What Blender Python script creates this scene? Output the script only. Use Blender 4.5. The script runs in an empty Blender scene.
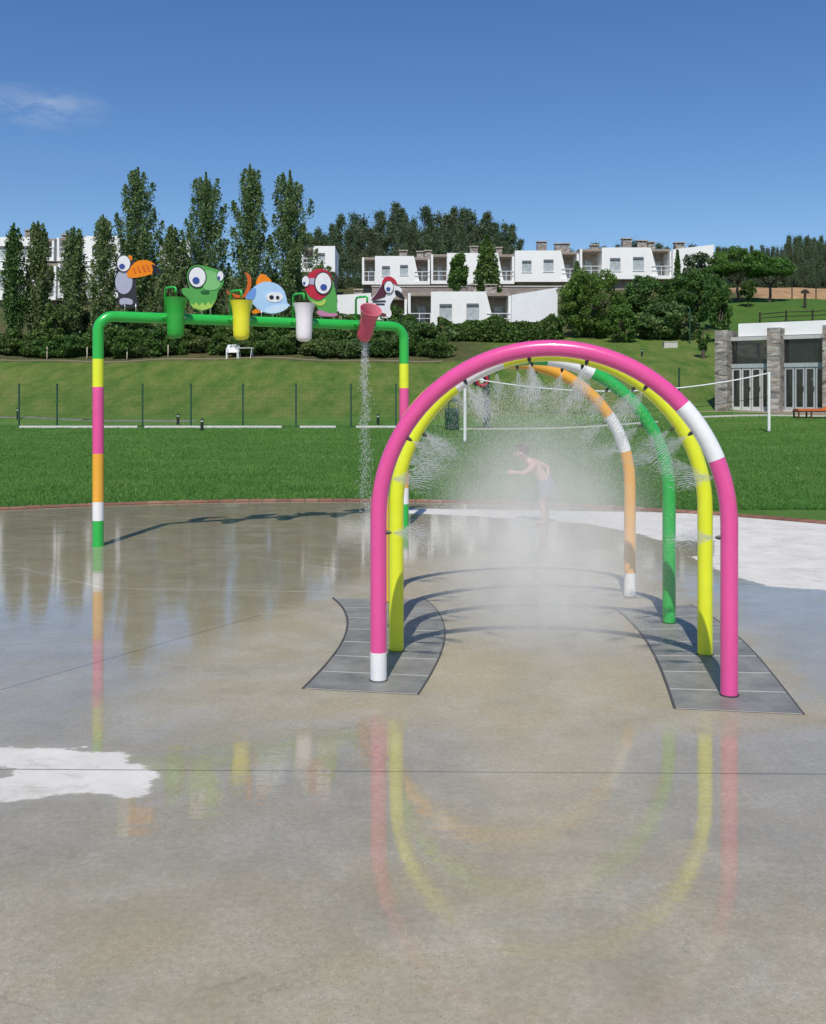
import bpy, math, random
import numpy as np
from mathutils import Vector, Matrix
R = math.radians
scene = bpy.context.scene
COL = scene.collection
F, CX, HY, CAMZ = 1005.0, 413.0, 396.0, 1.65

# ---------------------------------------------------------------- camera, sky, sun
cam_d = bpy.data.cameras.new('camera'); cam = bpy.data.objects.new('camera', cam_d); COL.objects.link(cam)
cam.location = (0, 0, CAMZ); cam.rotation_euler = (R(90), 0, 0)
cam_d.sensor_fit = 'HORIZONTAL'; cam_d.sensor_width = 36.0
cam_d.lens = F*36.0/826.0
cam_d.shift_y = -(512-HY)/826.0
cam_d.clip_start = 0.05; cam_d.clip_end = 8000
scene.camera = cam
SUN_EL, SUN_AZ = R(52), R(188)
world = bpy.data.worlds.new('World'); scene.world = world; world.use_nodes = True
wt = world.node_tree; wt.nodes.clear()
wo = wt.nodes.new('ShaderNodeOutputWorld'); wb = wt.nodes.new('ShaderNodeBackground')
sk = wt.nodes.new('ShaderNodeTexSky'); sk.sky_type = 'NISHITA'; sk.sun_disc = False
sk.sun_elevation = SUN_EL; sk.sun_rotation = SUN_AZ
sk.altitude = 50; sk.air_density = 1.0; sk.dust_density = 0.05; sk.ozone_density = 4.0
wb.inputs['Strength'].default_value = 0.108
# a wisp of thin cloud, low on the left
tc = wt.nodes.new('ShaderNodeTexCoord')
mp = wt.nodes.new('ShaderNodeMapping'); mp.inputs['Scale'].default_value = (11, 11, 26)
nz = wt.nodes.new('ShaderNodeTexNoise'); nz.inputs['Scale'].default_value = 1.7; nz.inputs['Detail'].default_value = 7; nz.inputs['Roughness'].default_value = .6
dt = wt.nodes.new('ShaderNodeVectorMath'); dt.operation = 'DISTANCE'
nrm = wt.nodes.new('ShaderNodeVectorMath'); nrm.operation = 'NORMALIZE'
sc_ = wt.nodes.new('ShaderNodeVectorMath'); sc_.operation = 'MULTIPLY'; sc_.inputs[1].default_value = (1, 1, 3.4)
cdir = Vector(((38-413)/F, 1, (396-107)/F)).normalized()
dt.inputs[1].default_value = (cdir.x, cdir.y, cdir.z*3.4)
r1 = wt.nodes.new('ShaderNodeMapRange'); r1.inputs['From Min'].default_value = .005; r1.inputs['From Max'].default_value = .072; r1.inputs['To Min'].default_value = 1; r1.inputs['To Max'].default_value = 0
r2 = wt.nodes.new('ShaderNodeMapRange'); r2.inputs['From Min'].default_value = .40; r2.inputs['From Max'].default_value = .60
mul = wt.nodes.new('ShaderNodeMath'); mul.operation = 'MULTIPLY'
mul2 = wt.nodes.new('ShaderNodeMath'); mul2.operation = 'MULTIPLY'; mul2.inputs[1].default_value = .36
mx = wt.nodes.new('ShaderNodeMix'); mx.data_type = 'RGBA'
mx.inputs['B'].default_value = (6.2, 6.6, 7.2, 1)
L = wt.links.new
L(tc.outputs['Generated'], nrm.inputs[0]); L(nrm.outputs[0], sc_.inputs[0]); L(sc_.outputs[0], dt.inputs[0])
L(dt.outputs['Value'], r1.inputs['Value'])
L(tc.outputs['Generated'], mp.inputs['Vector']); L(mp.outputs[0], nz.inputs['Vector']); L(nz.outputs['Fac'], r2.inputs['Value'])
L(r1.outputs[0], mul.inputs[0]); L(r2.outputs[0], mul.inputs[1]); L(mul.outputs[0], mul2.inputs[0])
hs = wt.nodes.new('ShaderNodeHueSaturation'); hs.inputs['Saturation'].default_value = 1.20; hs.inputs['Hue'].default_value = .507; L(sk.outputs[0], hs.inputs['Color'])
L(mul2.outputs[0], mx.inputs['Factor']); L(hs.outputs[0], mx.inputs['A'])
L(mx.outputs['Result'], wb.inputs['Color']); L(wb.outputs[0], wo.inputs['Surface'])

sun_d = bpy.data.lights.new('sun', 'SUN'); sun_d.energy = 3.85; sun_d.angle = R(.53); sun_d.color = (1.0, .94, .85)
sun = bpy.data.objects.new('sun', sun_d); COL.objects.link(sun)
sdir = Vector((.14, 1, 0)).normalized()*math.cos(SUN_EL) + Vector((0, 0, -math.sin(SUN_EL)))
sun.rotation_euler = sdir.to_track_quat('-Z', 'Y').to_euler()
vs = scene.view_settings; vs.view_transform = 'Standard'; vs.look = 'None'; vs.exposure = 0.0; vs.gamma = 1.0; vs.use_curve_mapping = False
scene.cycles.use_denoising = True
scene.cycles.max_bounces = 8; scene.cycles.volume_bounces = 3; scene.cycles.transparent_max_bounces = 24
scene.cycles.volume_step_rate = 1.0; scene.cycles.volume_max_steps = 64

# ---------------------------------------------------------------- helpers
rng = np.random.default_rng(7); random.seed(7)
def P(px, py, Y): return ((px-CX)/F*Y, CAMZ-(py-HY)/F*Y)
def G(px, py):
    Y = CAMZ*F/(py-HY); return ((px-CX)/F*Y, Y)
def sstep(a, b, x):
    t = np.clip((x-a)/(b-a), 0, 1); return t*t*(3-2*t)

OFF = {}
class MB:
    def __init__(s): s.v = []; s.f = []; s.m = []; s.n = 0
    def add(s, v, f, m=0):
        s.v.extend([tuple(map(float, p)) for p in v])
        s.f.extend([tuple(i+s.n for i in q) for q in f]); s.m.extend([m]*len(f)); s.n += len(v); return s
    def box(s, x0, x1, y0, y1, z0, z1, m=0):
        v = [(x, y, z) for z in (z0, z1) for y in (y0, y1) for x in (x0, x1)]
        return s.add(v, [(0, 2, 3, 1), (4, 5, 7, 6), (0, 1, 5, 4), (2, 6, 7, 3), (0, 4, 6, 2), (1, 3, 7, 5)], m)
    def tube(s, pts, r, seg=16, caps=True, m=0, closed=False):
        pts = [Vector(p) for p in pts]; n = len(pts)
        rr = r if hasattr(r, '__len__') else [r]*n
        vs_, prev = [], None
        for i, p in enumerate(pts):
            if closed: t = pts[(i+1) % n]-pts[i-1]
            else: t = pts[min(i+1, n-1)]-pts[max(i-1, 0)]
            t.normalize()
            if prev is None:
                a = Vector((0, 0, 1)) if abs(t.z) < .9 else Vector((0, 1, 0))
                u = t.cross(a).normalized()
            else:
                u = (prev - t*prev.dot(t)).normalized()
            prev = u; w = t.cross(u)
            for k in range(seg):
                a = 2*math.pi*k/seg
                vs_.append(p+(u*math.cos(a)+w*math.sin(a))*rr[i])
        fs = []
        for i in range(n if closed else n-1):
            j = (i+1) % n
            for k in range(seg):
                k2 = (k+1) % seg
                fs.append((i*seg+k, i*seg+k2, j*seg+k2, j*seg+k))
        if caps and not closed:
            fs.append(tuple(range(seg-1, -1, -1))); fs.append(tuple((n-1)*seg+k for k in range(seg)))
        return s.add(vs_, fs, m)
    def lathe(s, prof, seg=28, m=0, mat=None, caps=(False, False)):
        vs_ = []
        for (r, z) in prof:
            for k in range(seg):
                a = 2*math.pi*k/seg; p = Vector((r*math.cos(a), r*math.sin(a), z))
                vs_.append(mat @ p if mat else p)
        fs = []
        for i in range(len(prof)-1):
            for k in range(seg):
                k2 = (k+1) % seg; fs.append((i*seg+k, i*seg+k2, (i+1)*seg+k2, (i+1)*seg+k))
        if caps[0]: fs.append(tuple(range(seg-1, -1, -1)))
        if caps[1]: fs.append(tuple((len(prof)-1)*seg+k for k in range(seg)))
        return s.add(vs_, fs, m)
    def slab(s, pts, thick, fn, m=0):
        """pts: 2-D outline; fn(u,v,d) -> 3-D point; d=0 front, d=thick back"""
        n = len(pts)
        v = [fn(u, w, 0) for u, w in pts]+[fn(u, w, thick) for u, w in pts]
        f = [tuple(range(n)), tuple(range(2*n-1, n-1, -1))]+[((i+1) % n, i, n+i, n+(i+1) % n) for i in range(n)]
        return s.add(v, f, m)
    def build(s, name, mats, parent=None, smooth=False, auto=None):
        if not isinstance(mats, (list, tuple)): mats = [mats]
        off = OFF.get(parent.name, Vector((0, 0, 0))) if parent else Vector((0, 0, 0))
        me = bpy.data.meshes.new(name)
        me.from_pydata([(x-off.x, y-off.y, z-off.z) for x, y, z in s.v], [], s.f)
        for mt in mats: me.materials.append(mt)
        if len(mats) > 1: me.polygons.foreach_set('material_index', s.m)
        if smooth: me.polygons.foreach_set('use_smooth', [True]*len(me.polygons))
        me.validate(); me.update()
        if smooth and auto:
            try: me.set_sharp_from_angle(angle=R(auto))
            except Exception: pass
        o = bpy.data.objects.new(name, me); COL.objects.link(o)
        if parent: o.parent = parent
        OFF[o.name] = off
        return o
def npmesh(name, verts, faces, mats, parent=None, smooth=False, local=False):
    """fast mesh; verts Nx3, faces MxK numpy"""
    off = OFF.get(parent.name, Vector((0, 0, 0))) if parent and not local else Vector((0, 0, 0))
    v = np.asarray(verts, np.float32)-np.array(off, np.float32)
    f = np.asarray(faces, np.int32); k = f.shape[1]
    me = bpy.data.meshes.new(name)
    me.vertices.add(len(v)); me.vertices.foreach_set('co', v.ravel())
    me.loops.add(f.size); me.loops.foreach_set('vertex_index', f.ravel())
    me.polygons.add(len(f)); me.polygons.foreach_set('loop_start', np.arange(0, f.size, k, dtype=np.int32))
    if smooth: me.polygons.foreach_set('use_smooth', np.ones(len(f), bool))
    me.update(calc_edges=True)
    for mt in (mats if isinstance(mats, (list, tuple)) else [mats]): me.materials.append(mt)
    o = bpy.data.objects.new(name, me); COL.objects.link(o)
    if parent: o.parent = parent
    OFF[o.name] = OFF.get(parent.name, Vector((0, 0, 0))) if parent else Vector((0, 0, 0))
    return o
def tag(o, label=None, cat=None, group=None, kind=None):
    if label: o['label'] = label
    if cat: o['category'] = cat
    if group: o['group'] = group
    if kind: o['kind'] = kind
    return o
def thing(name, loc, label, cat, group=None):
    o = bpy.data.objects.new(name, None); COL.objects.link(o); o.location = loc
    o.empty_display_size = .2; OFF[o.name] = Vector(loc)
    return tag(o, label, cat, group)
def copy_tree(o, parent=None):
    c = o.copy(); COL.objects.link(c); c.parent = parent
    for ch in o.children: copy_tree(ch, c)
    return c

# ---------------------------------------------------------------- materials
def nodes(name):
    m = bpy.data.materials.new(name); m.use_nodes = True
    return m, m.node_tree, m.node_tree.nodes['Principled BSDF']
def N(t, kind, **kw):
    n = t.nodes.new(kind)
    for k, v in kw.items():
        if k in n.inputs: n.inputs[k].default_value = v
        else: setattr(n, k, v)
    return n
def ramp(t, fac, stops):
    r = t.nodes.new('ShaderNodeValToRGB'); el = r.color_ramp.elements
    while len(el) < len(stops): el.new(.5)
    for e, (p, c) in zip(el, stops): e.position = p; e.color = (*c, 1)
    t.links.new(fac, r.inputs['Fac']); return r.outputs['Color']
def simple(name, c, rough=.5, var=.12, scale=6.0, bump=0.0, bscale=60.0, metal=0.0, coat=0.0, spec=.5):
    m, t, b = nodes(name)
    co = N(t, 'ShaderNodeTexCoord')
    n = N(t, 'ShaderNodeTexNoise', Scale=scale, Detail=5.0, Roughness=.65)
    t.links.new(co.outputs['Object'], n.inputs['Vector'])
    lo = tuple(x*(1-var) for x in c); hi = tuple(min(1, x*(1+var)) for x in c)
    t.links.new(ramp(t, n.outputs['Fac'], [(.3, lo), (.7, hi)]), b.inputs['Base Color'])
    b.inputs['Roughness'].default_value = rough; b.inputs['Metallic'].default_value = metal
    b.inputs['Coat Weight'].default_value = coat; b.inputs['Coat Roughness'].default_value = .08
    b.inputs['Specular IOR Level'].default_value = spec
    if bump:
        n2 = N(t, 'ShaderNodeTexNoise', Scale=bscale, Detail=4.0); bp = N(t, 'ShaderNodeBump', Strength=bump, Distance=.02)
        t.links.new(co.outputs['Object'], n2.inputs['Vector']); t.links.new(n2.outputs['Fac'], bp.inputs['Height']); t.links.new(bp.outputs[0], b.inputs['Normal'])
    return m
def leafmat(name, dark, light, brown=None, trans=.25):
    m, t, b = nodes(name)
    g = N(t, 'ShaderNodeNewGeometry')
    st = [(0, dark), (.75, light)]+([(.97, tuple(x*1.3 for x in light)), (1, brown)] if brown else [(1, tuple(x*1.35 for x in light))])
    c1 = ramp(t, g.outputs['Random Per Island'], st)
    co = N(t, 'ShaderNodeTexCoord'); n = N(t, 'ShaderNodeTexNoise', Scale=.9, Detail=3.0)
    oi = N(t, 'ShaderNodeObjectInfo')
    t.links.new(co.outputs['Object'], n.inputs['Vector'])
    hv = N(t, 'ShaderNodeHueSaturation'); mr = N(t, 'ShaderNodeMapRange'); mr.inputs['To Min'].default_value = .65; mr.inputs['To Max'].default_value = 1.35
    t.links.new(n.outputs['Fac'], mr.inputs['Value'])
    mr2 = N(t, 'ShaderNodeMapRange'); mr2.inputs['To Min'].default_value = .50; mr2.inputs['To Max'].default_value = .525
    t.links.new(oi.outputs['Random'], mr2.inputs['Value']); t.links.new(mr2.outputs[0], hv.inputs['Hue'])
    t.links.new(mr.outputs[0], hv.inputs['Value']); t.links.new(c1, hv.inputs['Color'])
    t.links.new(hv.outputs[0], b.inputs['Base Color'])
    b.inputs['Roughness'].default_value = .55; b.inputs['Specular IOR Level'].default_value = .3
    tr = N(t, 'ShaderNodeBsdfTranslucent'); t.links.new(hv.outputs[0], tr.inputs['Color'])
    ms = N(t, 'ShaderNodeMixShader'); ms.inputs[0].default_value = trans
    out = t.nodes['Material Output']
    t.links.new(b.outputs[0], ms.inputs[1]); t.links.new(tr.outputs[0], ms.inputs[2]); t.links.new(ms.outputs[0], out.inputs['Surface'])
    return m
def paint(name, c, rough=.28):
    return simple(name, c, rough, var=.05, scale=9.0, bump=.015, bscale=45.0, coat=.35)

PINK = paint('pink_paint', (.76, .085, .31)); YEL = paint('yellow_paint', (.74, .80, .025)); GRN = paint('green_paint', (.03, .42, .075))
ORG = paint('orange_paint', (.84, .40, .04)); WHT = paint('white_paint', (.82, .82, .81)); FGRN = paint('frame_green_paint', (.025, .45, .06))
PLASTIC_P = paint('bucket_pink_plastic', (.60, .075, .15), .35); PLASTIC_PI = paint('bucket_pink_inner', (.74, .22, .28), .4)
PLASTIC_Y = paint('bucket_yellow_plastic', (.80, .74, .03), .35); PLASTIC_G = paint('bucket_green_plastic', (.02, .34, .035), .35); PLASTIC_W = paint('bucket_white_plastic', (.82, .77, .80), .35)
DARKM = simple('dark_fitting', (.05, .05, .05), .4); STEEL = simple('steel', (.5, .5, .5), .35, metal=.9)
WALL = simple('white_render', (.84, .84, .82), .85, var=.035, scale=.8, bump=.1, bscale=20)
STONE_D = simple('terrace_taupe_stone', (.40, .36, .31), .9, var=.3, scale=2.0)  # taupe stone of terrace back walls, chimney caps and pavilion floor
GLASS_D = simple('dark_glass', (.03, .035, .035), .06, var=.3, scale=1.5, spec=.6)
GLASS_D.node_tree.nodes['Principled BSDF'].inputs['Alpha'].default_value = .5
CURTAIN = simple('curtain_glass', (.42, .46, .47), .25, var=.25, scale=3.0)
FRAME_G = simple('grey_frame', (.36, .40, .41), .4)
WHITEM = simple('white_metal', (.8, .8, .8), .4)
BARK = simple('bark', (.10, .08, .06), .9, var=.4, scale=5, bump=.6, bscale=20)
BARK_L = simple('pale_bark', (.22, .18, .15), .9, var=.4, scale=4, bump=.5, bscale=20)
LEAF_POP = leafmat('poplar_leaf', (.085, .135, .045), (.235, .310, .125), trans=.42)
LEAF_POPL = leafmat('young_poplar_leaf', (.045, .09, .02), (.13, .20, .055))
LEAF_WOOD = leafmat('wood_leaf', (.060, .092, .048), (.165, .215, .105), trans=.4)
LEAF_BUSH = leafmat('bush_leaf', (.045, .090, .018), (.150, .240, .055), trans=.4)
LEAF_DARK = leafmat('hedge_leaf', (.045, .088, .020), (.145, .235, .058), trans=.4)
LEAF_PINE = leafmat('pine_needle', (.050, .108, .018), (.190, .305, .065), trans=.42)
LEAF_SHR = leafmat('shrub_leaf', (.055, .100, .028), (.185, .250, .080), brown=(.25, .12, .10), trans=.35)
def stone_mat(name, cols, scale=2.2):
    m, t, b = nodes(name); co = N(t, 'ShaderNodeTexCoord')
    mpn = N(t, 'ShaderNodeMapping'); mpn.inputs['Scale'].default_value = (1, 1, 2.8)
    v = N(t, 'ShaderNodeTexVoronoi', Scale=scale); t.links.new(co.outputs['Object'], mpn.inputs['Vector']); t.links.new(mpn.outputs[0], v.inputs['Vector'])
    sp = N(t, 'ShaderNodeSeparateColor'); t.links.new(v.outputs['Color'], sp.inputs[0])
    c = ramp(t, sp.outputs[0], [(i/(len(cols)-1), q) for i, q in enumerate(cols)])
    n = N(t, 'ShaderNodeTexNoise', Scale=14.0, Detail=5.0); t.links.new(co.outputs['Object'], n.inputs['Vector'])
    ms = N(t, 'ShaderNodeMix', data_type='RGBA', blend_type='MULTIPLY'); ms.inputs['Factor'].default_value = .6
    t.links.new(c, ms.inputs['A']); t.links.new(n.outputs['Fac'], ms.inputs['B'])
    v2 = N(t, 'ShaderNodeTexVoronoi', Scale=scale, feature='DISTANCE_TO_EDGE'); t.links.new(mpn.outputs[0], v2.inputs['Vector'])
    bp = N(t, 'ShaderNodeBump', Strength=.6, Distance=.03); r = N(t, 'ShaderNodeMapRange'); r.inputs['From Max'].default_value = .08
    t.links.new(v2.outputs['Distance'], r.inputs['Value']); t.links.new(r.outputs[0], bp.inputs['Height']); t.links.new(bp.outputs[0], b.inputs['Normal'])
    t.links.new(ms.outputs['Result'], b.inputs['Base Color']); b.inputs['Roughness'].default_value = .9
    return m
STONE = stone_mat('schist_stone', [(.16, .14, .13), (.50, .45, .39), (.32, .30, .29), (.68, .64, .57), (.42, .31, .24)], 3.0)
STONE_P = stone_mat('pinkish_stone', [(.30, .23, .20), (.42, .34, .29), (.36, .31, .28), (.48, .41, .36)], 1.4)

# ---------------------------------------------------------------- terrain
PCX, PCY, PR = -1.37, 6.405, 9.345
PY = [-60, 17, 20, 34, 46, 50, 53, 63, 66, 72, 85, 95, 105, 120, 150, 250, 400, 3000]
PZ = [-.05, -.05, 0, .05, .18, .25, .75, 3.4, 3.9, 5.0, 7.2, 10, 12.5, 14.7, 18.5, 31, 36, 10]
def H(X, Y):
    X = np.asarray(X, float); Y = np.asarray(Y, float)
    z = np.interp(Y, PY, PZ)
    z = z+sstep(5, 16, X)*np.interp(Y, [27, 38, 50, 56, 64, 72], [0, .27, .70, .75, .3, .35])
    z = z+sstep(24, 33, X)*np.interp(Y, [76, 88, 97, 101, 112, 135, 150, 250, 400], [0, .9, .15, -.65, -.35, -.9, -2.2, -8, -10])
    z = z+.12*np.sin(X*.31+Y*.17)*sstep(54, 64, Y)+.05*np.sin(X*.9-Y*.6)*sstep(54, 64, Y)
    return z
def Hf(x, y): return float(H(x, y))
xs = np.unique(np.concatenate([np.linspace(-3000, -80, 14), np.linspace(-80, 80, 129), np.linspace(80, 3000, 14)]))
ys = np.unique(np.concatenate([np.linspace(-60, 12, 13), np.linspace(12, 150, 139), np.linspace(150, 420, 28), np.linspace(420, 3000, 12)]))
XX, YY = np.meshgrid(xs, ys); ZZ = H(XX, YY)
nx, ny = len(xs), len(ys)
idx = np.arange(nx*ny).reshape(ny, nx)
tf = np.stack([idx[:-1, :-1], idx[:-1, 1:], idx[1:, 1:], idx[1:, :-1]], -1).reshape(-1, 4)

def ground_mat():
    m, t, b = nodes('lawn_and_hillside'); co = N(t, 'ShaderNodeTexCoord'); l = t.links.new
    sep = N(t, 'ShaderNodeSeparateXYZ'); l(co.outputs['Object'], sep.inputs[0])
    # lawn
    n1 = N(t, 'ShaderNodeTexNoise', Scale=.35, Detail=6.0, Roughness=.7); l(co.outputs['Object'], n1.inputs['Vector'])
    n2 = N(t, 'ShaderNodeTexNoise', Scale=9.0, Detail=8.0, Roughness=.75); l(co.outputs['Object'], n2.inputs['Vector'])
    mpn = N(t, 'ShaderNodeMapping'); mpn.inputs['Scale'].default_value = (1.0, .25, 1); mpn.inputs['Rotation'].default_value = (0, 0, .15)
    l(co.outputs['Object'], mpn.inputs['Vector'])
    n3 = N(t, 'ShaderNodeTexNoise', Scale=.9, Detail=9.0, Roughness=.8); l(mpn.outputs[0], n3.inputs['Vector'])
    lawn = ramp(t, n1.outputs['Fac'], [(.28, (.068, .152, .024)), (.5, (.100, .200, .040)), (.72, (.150, .240, .062))])
    bank = ramp(t, n3.outputs['Fac'], [(.26, (.040, .100, .016)), (.43, (.085, .155, .030)), (.55, (.135, .185, .042)), (.66, (.190, .205, .072)), (.8, (.25, .215, .10))])
    soil = ramp(t, n3.outputs['Fac'], [(.35, (.045, .075, .02)), (.65, (.13, .11, .055))])
    earth = ramp(t, n3.outputs['Fac'], [(.25, (.16, .15, .06)), (.42, (.34, .20, .10)), (.6, (.46, .31, .17)), (.75, (.58, .44, .28))])
    def band(src, a, b_):
        r = N(t, 'ShaderNodeMapRange', interpolation_type='SMOOTHSTEP'); r.inputs['From Min'].default_value = a; r.inputs['From Max'].default_value = b_
        l(src, r.inputs['Value']); return r.outputs[0]
    ad = N(t, 'ShaderNodeMath', operation='MULTIPLY_ADD'); ad.inputs[1].default_value = 3.0; l(n1.outputs['Fac'], ad.inputs[0]); l(sep.outputs['Y'], ad.inputs[2])
    yv = ad.outputs[0]
    def mixc(a, b_, f):
        x = N(t, 'ShaderNodeMix', data_type='RGBA'); l(a, x.inputs['A']); l(b_, x.inputs['B']); l(f, x.inputs['Factor']); return x.outputs['Result']
    c = mixc(lawn, bank, band(yv, 52, 54.5)); sm = N(t, 'ShaderNodeMath', operation='MULTIPLY'); l(band(yv, 66.8, 68.5), sm.inputs[0]); l(band(sep.outputs['X'], 8, 3), sm.inputs[1])
    s2m = N(t, 'ShaderNodeMath', operation='MAXIMUM'); l(sm.outputs[0], s2m.inputs[0]); l(band(yv, 79, 82), s2m.inputs[1]); c = mixc(c, soil, s2m.outputs[0])
    # bare orange earth bank on the right hilltop
    e1 = N(t, 'ShaderNodeMath', operation='MULTIPLY'); l(band(sep.outputs['X'], 33, 38), e1.inputs[0]); l(band(yv, 101.5, 103.5), e1.inputs[1])
    e2 = N(t, 'ShaderNodeMath', operation='MULTIPLY'); l(e1.outputs[0], e2.inputs[0]); l(band(yv, 122, 118), e2.inputs[1])
    c = mixc(c, earth, e2.outputs[0])
    gm = N(t, 'ShaderNodeMath', operation='MULTIPLY'); l(band(sep.outputs['X'], 22, 27), gm.inputs[0]); l(band(yv, 101.5, 99.5), gm.inputs[1])
    gm2 = N(t, 'ShaderNodeMath', operation='MULTIPLY'); l(gm.outputs[0], gm2.inputs[0]); l(band(yv, 74, 78), gm2.inputs[1])
    hill = ramp(t, n3.outputs['Fac'], [(.3, (.05, .12, .02)), (.7, (.09, .165, .035))]); c = mixc(c, hill, gm2.outputs[0])
    # worn earth track up the right bank
    fine = N(t, 'ShaderNodeMix', data_type='RGBA', blend_type='OVERLAY'); fine.inputs['Factor'].default_value = .75; l(c, fine.inputs['A']); l(n2.outputs['Fac'], fine.inputs['B'])
    l(fine.outputs['Result'], b.inputs['Base Color']); b.inputs['Roughness'].default_value = .95; b.inputs['Specular IOR Level'].default_value = .1
    bp = N(t, 'ShaderNodeBump', Strength=.9, Distance=.05); l(n2.outputs['Fac'], bp.inputs['Height']); l(bp.outputs[0], b.inputs['Normal'])
    return m
ground = npmesh('ground', np.stack([XX, YY, ZZ], -1).reshape(-1, 3), tf, ground_mat(), smooth=True)
tag(ground, kind='structure')

# ---------------------------------------------------------------- concrete splash pad
def poly_sd(pts, X, Y):
    pts = np.array(pts); d = np.full(X.shape, 1e9); ins = np.zeros(X.shape, bool); n = len(pts)
    for i in range(n):
        a, b = pts[i], pts[(i+1) % n]; e = b-a
        wx, wy = X-a[0], Y-a[1]; tt = np.clip((wx*e[0]+wy*e[1])/(e@e+1e-12), 0, 1)
        d = np.minimum(d, np.hypot(wx-e[0]*tt, wy-e[1]*tt))
        c = (a[1] > Y) != (b[1] > Y)
        with np.errstate(divide='ignore', invalid='ignore'):
            xi = a[0]+(Y-a[1])/(b[1]-a[1]+1e-12)*e[0]
        ins ^= c & (X < xi)
    return np.where(ins, -d, d)
# rings of the disc, cut finely where the camera sees it
gx = np.concatenate([np.arange(-11, -7, .5), np.arange(-7, 8.2, .06)]); gy = np.concatenate([np.arange(-3.2, 2.2, .4), np.arange(2.2, 15.9, .06)])
GX, GY = np.meshgrid(gx, gy); gid = np.arange(GX.size).reshape(GX.shape)
rad = np.hypot(GX-PCX, GY-PCY)
gf = np.stack([gid[:-1, :-1], gid[:-1, 1:], gid[1:, 1:], gid[1:, :-1]], -1).reshape(-1, 4)
s_ = np.minimum(1, (PR-.02)/np.maximum(rad, 1e-6))          # pull the outer ring on to the circle
VX, VY = PCX+(GX-PCX)*s_, PCY+(GY-PCY)*s_
keep = (rad.ravel()[gf] < PR).any(1); gf = gf[keep]
used = np.unique(gf); remap = -np.ones(GX.size, int); remap[used] = np.arange(len(used))
PVX, PVY = VX.ravel()[used], VY.ravel()[used]
pl_right = [G(*p) for p in [(405, 508.5), (520, 510), (640, 512), (740, 515), (900, 530), (1100, 560), (1100, 606), (900, 593), (826, 590), (774, 587), (735, 577), (712, 567), (690, 556), (672, 545), (640, 534), (590, 524), (520, 519), (455, 515), (405, 513.5)]]
pl_left = [G(*p) for p in [(-60, 747), (0, 747), (45, 749), (88, 748), (84, 752), (118, 752), (116, 756), (132, 757), (124, 764), (142, 764), (152, 768), (156, 775), (155, 788), (132, 798), (100, 794), (62, 794), (25, 800), (0, 802), (-60, 806), (-60, 778), (5, 779), (18, 770), (0, 767), (-60, 766)]]
dry = np.minimum(poly_sd(pl_right, PVX, PVY), poly_sd(pl_left, PVX, PVY))
wetp = poly_sd([G(*p) for p in [(648, 540), (714, 541), (714, 556), (650, 557)]], PVX, PVY)   # a leftover puddle in the dry part
dry = np.maximum(dry, -wetp)
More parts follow.
